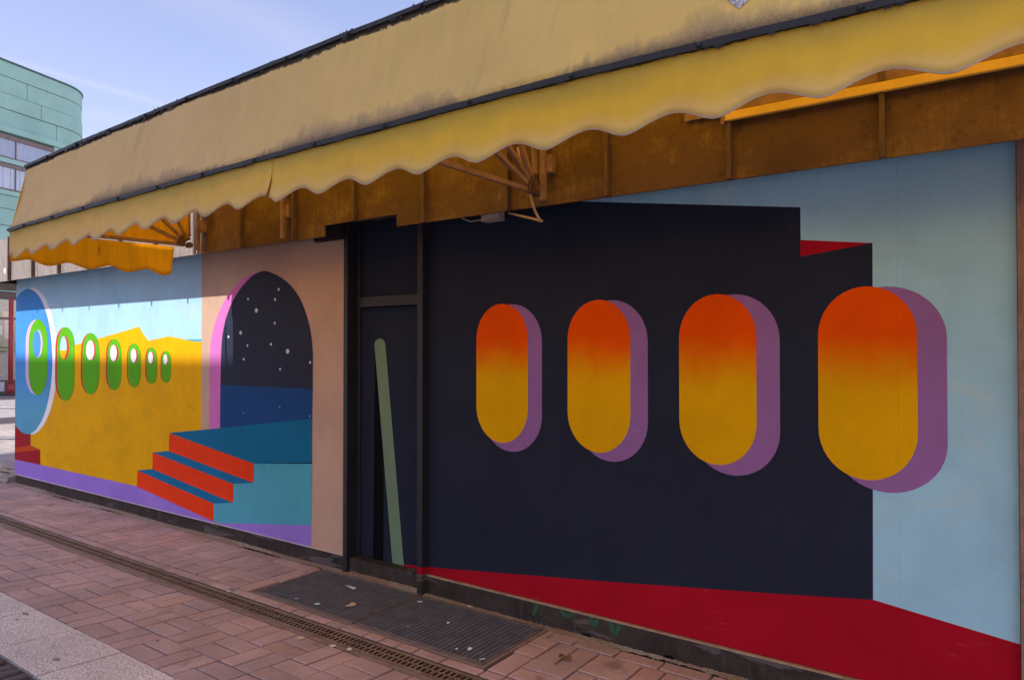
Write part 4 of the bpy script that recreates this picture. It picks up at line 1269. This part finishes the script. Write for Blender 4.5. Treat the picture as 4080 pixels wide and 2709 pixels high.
for (px, po, lab) in ((-3.135, 0.955, 'white pebble on the near rim of the drain, left of a pair'), (-3.03, 0.93, 'white pebble on the near rim of the drain, right of a pair')):
    scrap('pebble', px, po, ragged(0.014, 8, 1.4), 'paper', lab, 'pebble', 0.008, 0.006)
lf = empty('dry_leaf', (-2.00, -0.34, 0.004), label='curled dry brown leaf on the bricks right of the gratings', cat='leaf')
lv, lff = [], []
for i in range(7):
    t = i / 6; w = 0.022 * math.sin(math.pi * min(1, t * 0.93 + 0.05)) * (1 + 0.2 * math.sin(i * 2.2))
    xx = -0.04 + 0.08 * t
    lv += [(xx, -w, 0.010 + 0.010 * math.sin(i)), (xx, 0, 0.002 + 0.012 * t * (1 - t) * 4), (xx, w, 0.014 + 0.008 * math.cos(i * 1.3))]
for i in range(6):
    for k in range(2): lff.append((i * 3 + k, i * 3 + k + 1, i * 3 + 4 + k, i * 3 + 3 + k))
link('leaf_blade', mesh_of('leaf_blade', lv, lff, True), 'dead_leaf', lf)
tube('leaf_stalk', [(0.04, 0, 0.004), (0.052, 0.004, 0.012), (0.06, 0.008, 0.026)], 0.0014, 'paper_beige', lf)
for (px, po, rz, lab) in ((-2.36, 0.60, 0.9, 'white cigarette butt by the right edge of the right grating'), (-4.42, 0.765, 0.15, 'white cigarette butt beside the dark seam of the drain'),
                          (-4.88, 0.20, 0.4, 'orange cigarette butt on the bricks left of the gratings')):
    d = Vector((math.cos(rz), math.sin(rz), 0)) * 0.016
    z = 0.006
    c_ = empty('cigarette_butt', (px, -po, z), label=lab, cat='cigarette butt')
    m_ = 'paper_beige' if 'orange' in lab else 'paper'
    tube('paper_tube', [tuple(-d), tuple(d * 0.3)], 0.004, 'paper', c_)
    tube('filter', [tuple(d * 0.3), tuple(d)], 0.0041, 'paper_beige' if 'orange' in lab else 'paper', c_)

# ================================================================== LEFT BACKGROUND
# loose slabs stacked at the wall's end
def rock(name, x0, x1, y0, y1, z0, z1, mat, lab, rz=0.0):
    bm = bmesh.new(); bmesh.ops.create_cube(bm, size=1)
    bmesh.ops.subdivide_edges(bm, edges=list(bm.edges), cuts=2, use_grid_fill=True)
    for q in bm.verts:
        q.co = Vector((q.co.x * (x1 - x0), q.co.y * (y1 - y0), (q.co.z + 0.5) * (z1 - z0)))
        q.co += Vector((random.uniform(-1, 1) * 0.02, random.uniform(-1, 1) * 0.02, random.uniform(-1, 1) * 0.008 if q.co.z > 0.01 else 0))
    bmesh.ops.bevel(bm, geom=[e for e in bm.edges if e.calc_face_angle(0) > 0.6], offset=0.012, segments=1, affect='EDGES')
    me = bpy.data.meshes.new(name); bm.to_mesh(me); bm.free()
    return link(name, me, mat, label=lab, cat='stone slab', loc=((x0 + x1) / 2, (y0 + y1) / 2, z0), rot=(0, 0, rz))
rock('stone_slab', -11.15, -10.25, -0.10, 0.40, -0.005, 0.085, 'sandstone', 'rough grey stone slab lying on the ground at the wall end', 0.1)
rock('stone_slab', -11.05, -10.30, 0.02, 0.46, 0.09, 0.175, 'sandstone', 'upper pinkish stone slab on the stack at the wall end', 0.05)
rock('stone_fragment', -10.62, -10.36, -0.22, -0.13, -0.005, 0.03, 'dark_rubble', 'small dark broken stone in front of the slab stack', 0.3)
# grey paving, kerb and sunlit area beyond the corner
box('side_path', -13.6, -11.3, 0.3, 30.0, -0.05, 0.004, 'grey_paving', None, kind='structure')
box('kerb', -19.3, -18.9, -8, 30.0, -0.05, 0.11, 'grey_paving', None, kind='structure')
box('far_path', -26, -19.3, -8, 30.0, -0.05, 0.085, 'grey_paving', None, kind='structure')
# tubular railing
rl = empty('handrail', (-12.75, 0.8, 0), label='low steel tube railing beyond the left end of the wall', cat='railing')
dr = Vector((0.19, 0.13, 0)); dr.normalize()
ra, rb = -dr * 1.6, dr * 2.8
for zz, r_ in ((0.765, 0.022), (0.295, 0.022)):
    tube('rail', [(ra.x, ra.y, zz), (rb.x, rb.y, zz)], r_, 'steel_tube', rl, 10)
for t in (0.03, 0.97):
    q = ra + (rb - ra) * t
    tube('post', [(q.x, q.y, -0.02), (q.x, q.y, 0.765)], 0.022, 'steel_tube', rl, 10)

# green copper-clad building with a rounded corner
Q = 1.37
Apt = Vector((0, -3.625, 1.65)) + (Vector((-22.082, 3.857, 0)) - Vector((0, -3.625, 0))) * Q
Apt.z = 0
U = Vector((-0.31, 0.95, 0)).normalized(); Nn = Vector((U.y, -U.x, 0))
RAD = 1.75; S0 = 2.58
def zq(z): return 1.65 + (z - 1.65) * Q
gb = empty('copper_building', tuple(Apt), label='green copper clad building with rounded corner and ribbon windows', cat='building')
def path(s, off=0.0):
    """point on the facade at run s (m); rounded corner after S0"""
    if s <= S0: return U * s + Nn * off
    cen = U * S0 - Nn * RAD
    t = (s - S0) / RAD
    if t <= math.pi / 2: return cen + (Nn * math.cos(t) + U * math.sin(t)) * (RAD + off)
    e = cen + U * (RAD + off)
    return e - Nn * ((s - S0) - RAD * math.pi / 2)
def skin(name, s0, s1, z0, z1, off, mat, parent=None, depth=0.12):
    n = max(1, int((s1 - s0) / (0.16 if s1 > S0 else 50)) + 1)
    v, f = [], []
    for i in range(n + 1):
        s = s0 + (s1 - s0) * i / n
        a_, b_ = path(s, off), path(s, off - depth)
        v += [(a_.x, a_.y, z0), (a_.x, a_.y, z1), (b_.x, b_.y, z1), (b_.x, b_.y, z0)]
    for i in range(n):
        for k in range(4): f.append((i * 4 + k, i * 4 + 4 + k, i * 4 + 4 + (k + 1) % 4, i * 4 + (k + 1) % 4))
    f += [(0, 1, 2, 3), (n * 4 + 3, n * 4 + 2, n * 4 + 1, n * 4)]
    me = mesh_of(name, v, f)
    bm = bmesh.new(); bm.from_mesh(me); bmesh.ops.recalc_face_normals(bm, faces=bm.faces); bm.to_mesh(me); bm.free()
    return link(name, me, mat, parent or gb)
SMIN, SMAX = -9.0, S0 + RAD * math.pi / 2 + 6.0
skin('core_wall', SMIN, SMAX, 0, zq(9.33), -0.06, 'copper_dark', None, 1.2)
def row(za, zb, joints, off):
    js = [SMIN] + sorted(joints) + [SMAX]
    for a_, b_ in zip(js, js[1:]): skin('copper_panel', a_ + 0.012, b_ - 0.012, zq(za) + 0.012, zq(zb) - 0.012, off, 'green_copper')
row(8.97, 9.37, [-6.0, -3.0, 3.55], 0.015)
row(8.515, 8.97, [-5.2, -2.2, 0.74 * Q, 5.0], 0.0)
row(8.095, 8.515, [-4.5, -1.5, 1.14 * Q, 4.6], 0.03)
row(7.63, 8.095, [-4.0, -0.9, 1.64 * Q, 5.1], 0.0)
skin('cornice', SMIN, SMAX, zq(7.47), zq(7.63) - 0.01, 0.10, 'green_copper', None, 0.25)
skin('coping', SMIN, SMAX, zq(9.375), zq(9.375) + 0.05, 0.05, 'copper_dark', None, 0.6)
def ribbon(zb, zt, s_end, frame_h, n_m, back):
    fr = skin('window', SMIN, s_end, zq(zt) - 0.002, zq(zt) + frame_h, 0.02, 'mullion_bronze', None, 0.2)
    skin('sill', SMIN, s_end, zq(zb) - 0.05, zq(zb), 0.05, 'mullion_bronze', fr, 0.2)
    skin('window_backing', SMIN, s_end, zq(zb), zq(zt), -0.035, back, fr, 0.02)
    s = SMIN
    while s < s_end - 0.2:
        e = min(s + 3.2, s_end)
        skin('pane', s + 0.012, e - 0.012, zq(zb), zq(zt), -0.015, 'shop_glass', fr, 0.006)
        skin('mullion', e - 0.014, e + 0.014, zq(zb), zq(zt), 0.01, 'mullion_bronze', fr, 0.03)
        s = e
    s = -1.5
    while s < s_end - 0.1:
        skin('blind_slat', s, s + n_m, zq(zb), zq(zt), -0.026, 'mullion_bronze', fr, 0.006)
        s += random.choice((0.13, 0.22, 0.3))
ribbon(6.82, 7.30, 1.55 * Q, 0.16, 0.006, 'reflection_lavender')
ribbon(5.97, 6.54, 1.55 * Q, 0.14, 0.03, 'blind_grey')
skin('pier', 1.57 * Q, SMAX, zq(5.80), zq(7.46), 0.0, 'green_copper')
skin('spandrel', SMIN, 1.56 * Q, zq(6.66), zq(6.79), 0.04, 'green_copper')
skin('cornice', SMIN, SMAX, zq(5.80), zq(5.92), 0.07, 'green_copper')
row(5.43, 5.80, [-4.0, -1.0, 3.1], 0.0)
row(4.98, 5.43, [-5.0, -2.0, 2.4], 0.02)
row(4.50, 4.98, [-4.2, -1.2, 3.0], 0.0)
row(4.0, 4.50, [-5.0, -2.1, 2.6], 0.02)
row(3.5, 4.0, [-4.4, -1.3, 3.0], 0.0)
skin('cornice', SMIN, SMAX, zq(3.21), zq(3.48), 0.06, 'green_copper')
skin('beam', SMIN, SMAX, zq(3.02), zq(3.20), 0.03, 'brown_beam')
# shop front under it
sfz0, sfz1 = 0.55, zq(3.0)
sp = skin('shop_front', SMIN, SMAX, 0.06, sfz0, -0.02, 'brown_beam')
skin('shop_interior', SMIN, SMAX, sfz0, sfz1, -0.045, 'interior_dark', sp, 0.01)
s = SMIN
while s < S0:
    skin('pane', s, s + 1.45, sfz0, sfz1, 0.0, 'shop_glass', sp, 0.008)
    skin('mullion', s + 1.452, s + 1.498, sfz0, sfz1, 0.03, 'brown_beam', sp, 0.06)
    s += 1.5
skin('transom', SMIN, SMAX, zq(2.46), zq(2.52), 0.035, 'mullion_bronze', sp, 0.05)
skin('poster', 0.24, 0.52, zq(1.95), zq(2.45), -0.012, 'poster_white', sp, 0.012)
skin('poster', -0.10, 0.16, zq(2.05), zq(2.30), -0.012, 'poster_white', sp, 0.012)
skin('poster', 0.16, 0.40, zq(2.53), zq(2.68), -0.012, 'poster_cream', sp, 0.012)
skin('poster', -0.1, 0.25, zq(0.55), zq(0.80), -0.012, 'poster_white', sp, 0.012)
skin('window_sticker', -0.9, 0.56, zq(1.56), zq(1.78), -0.012, 'sticker_band', sp, 0.012)
# red column in front of the shop
pc = path(0.20, 0.35)
tube('red_column', [(pc.x, pc.y, 0.05), (pc.x, pc.y, zq(3.0))], 0.075, 'red_post', gb, 12)
tube('column_foot', [(pc.x, pc.y, 0.05), (pc.x, pc.y, 0.40)], 0.11, 'red_post', gb, 12)
# lettering on the window band
def lettering(txt, s, z, size):
    cu = bpy.data.curves.new('lettering', 'FONT'); cu.body = txt; cu.size = size; cu.extrude = 0.001; cu.resolution_u = 2
    tmp = bpy.data.objects.new('lettering', cu); C.objects.link(tmp)
    dg = bpy.context.evaluated_depsgraph_get(); dg.update()
    me = bpy.data.meshes.new_from_object(tmp.evaluated_get(dg)); bpy.data.objects.remove(tmp)
    p = path(s, 0.004)
    rz = math.atan2(U.y, U.x)
    link('lettering', me, 'letter_green', sp, kind='stuff', loc=(p.x, p.y, z), rot=(math.pi / 2, 0, rz))
lettering('r Mensch', -0.06, zq(1.685), 0.135)
lettering('Summs se', -0.06, zq(1.585), 0.135)

# ================================================================== BUILDING ACROSS THE STREET (behind the camera, shades the lower wall)
OB_ = 8.0; HT = 1.59 + math.tan(R(SUN_EL)) * OB_
ob = empty('unseen_opposite_building', (-3.6, -OB_, 0.12), label='pale grey building across the street behind the viewer, raised on made-up columns to let light in', cat='building')
X0, X1 = -10.3, 6.7
ZU = 2.3  # open base, shaped to let low skylight through to the mural
box('wall', X0, X1, -3.2, 0.0, ZU, HT - 0.12 - 0.4, 'cream_facade', ob)
box('cornice', X0 - 0.05, X1 + 0.05, -3.25, 0.0, HT - 0.12 - 0.3995, HT - 0.12, 'white_frame', ob)
wv, wf = boxv(-0.6, 0.6, 0.0, 0.05, -0.8, 0.8)
wme = mesh_of('window', wv, wf); wme.materials.append(MATS['white_frame'])
pv_, pf_ = boxv(-0.52, 0.52, 0.0501, 0.056, -0.72, 0.72)
pme = mesh_of('pane', pv_, pf_); pme.materials.append(MATS['window_glass'])
for zf in (5.0, 8.2):
    for i in range(8):
        w_ = link('window', wme, None, ob, loc=(-8.4 + i * 2.1, 0.001, zf))
        link('pane', pme, None, w_)
cv, cf = tubev([(0, 0, -0.16), (0, 0, ZU - 0.001)], 0.17, 14)  # added columns, unseen, under the raised wall
cme_ = mesh_of('column', cv, cf, True); cme_.materials.append(MATS['cream_facade'])
for i in range(5):
    for yy in (-0.4, -2.8):
        link('column', cme_, None, ob, loc=(-9.2 + i * 4.1, yy, 0))
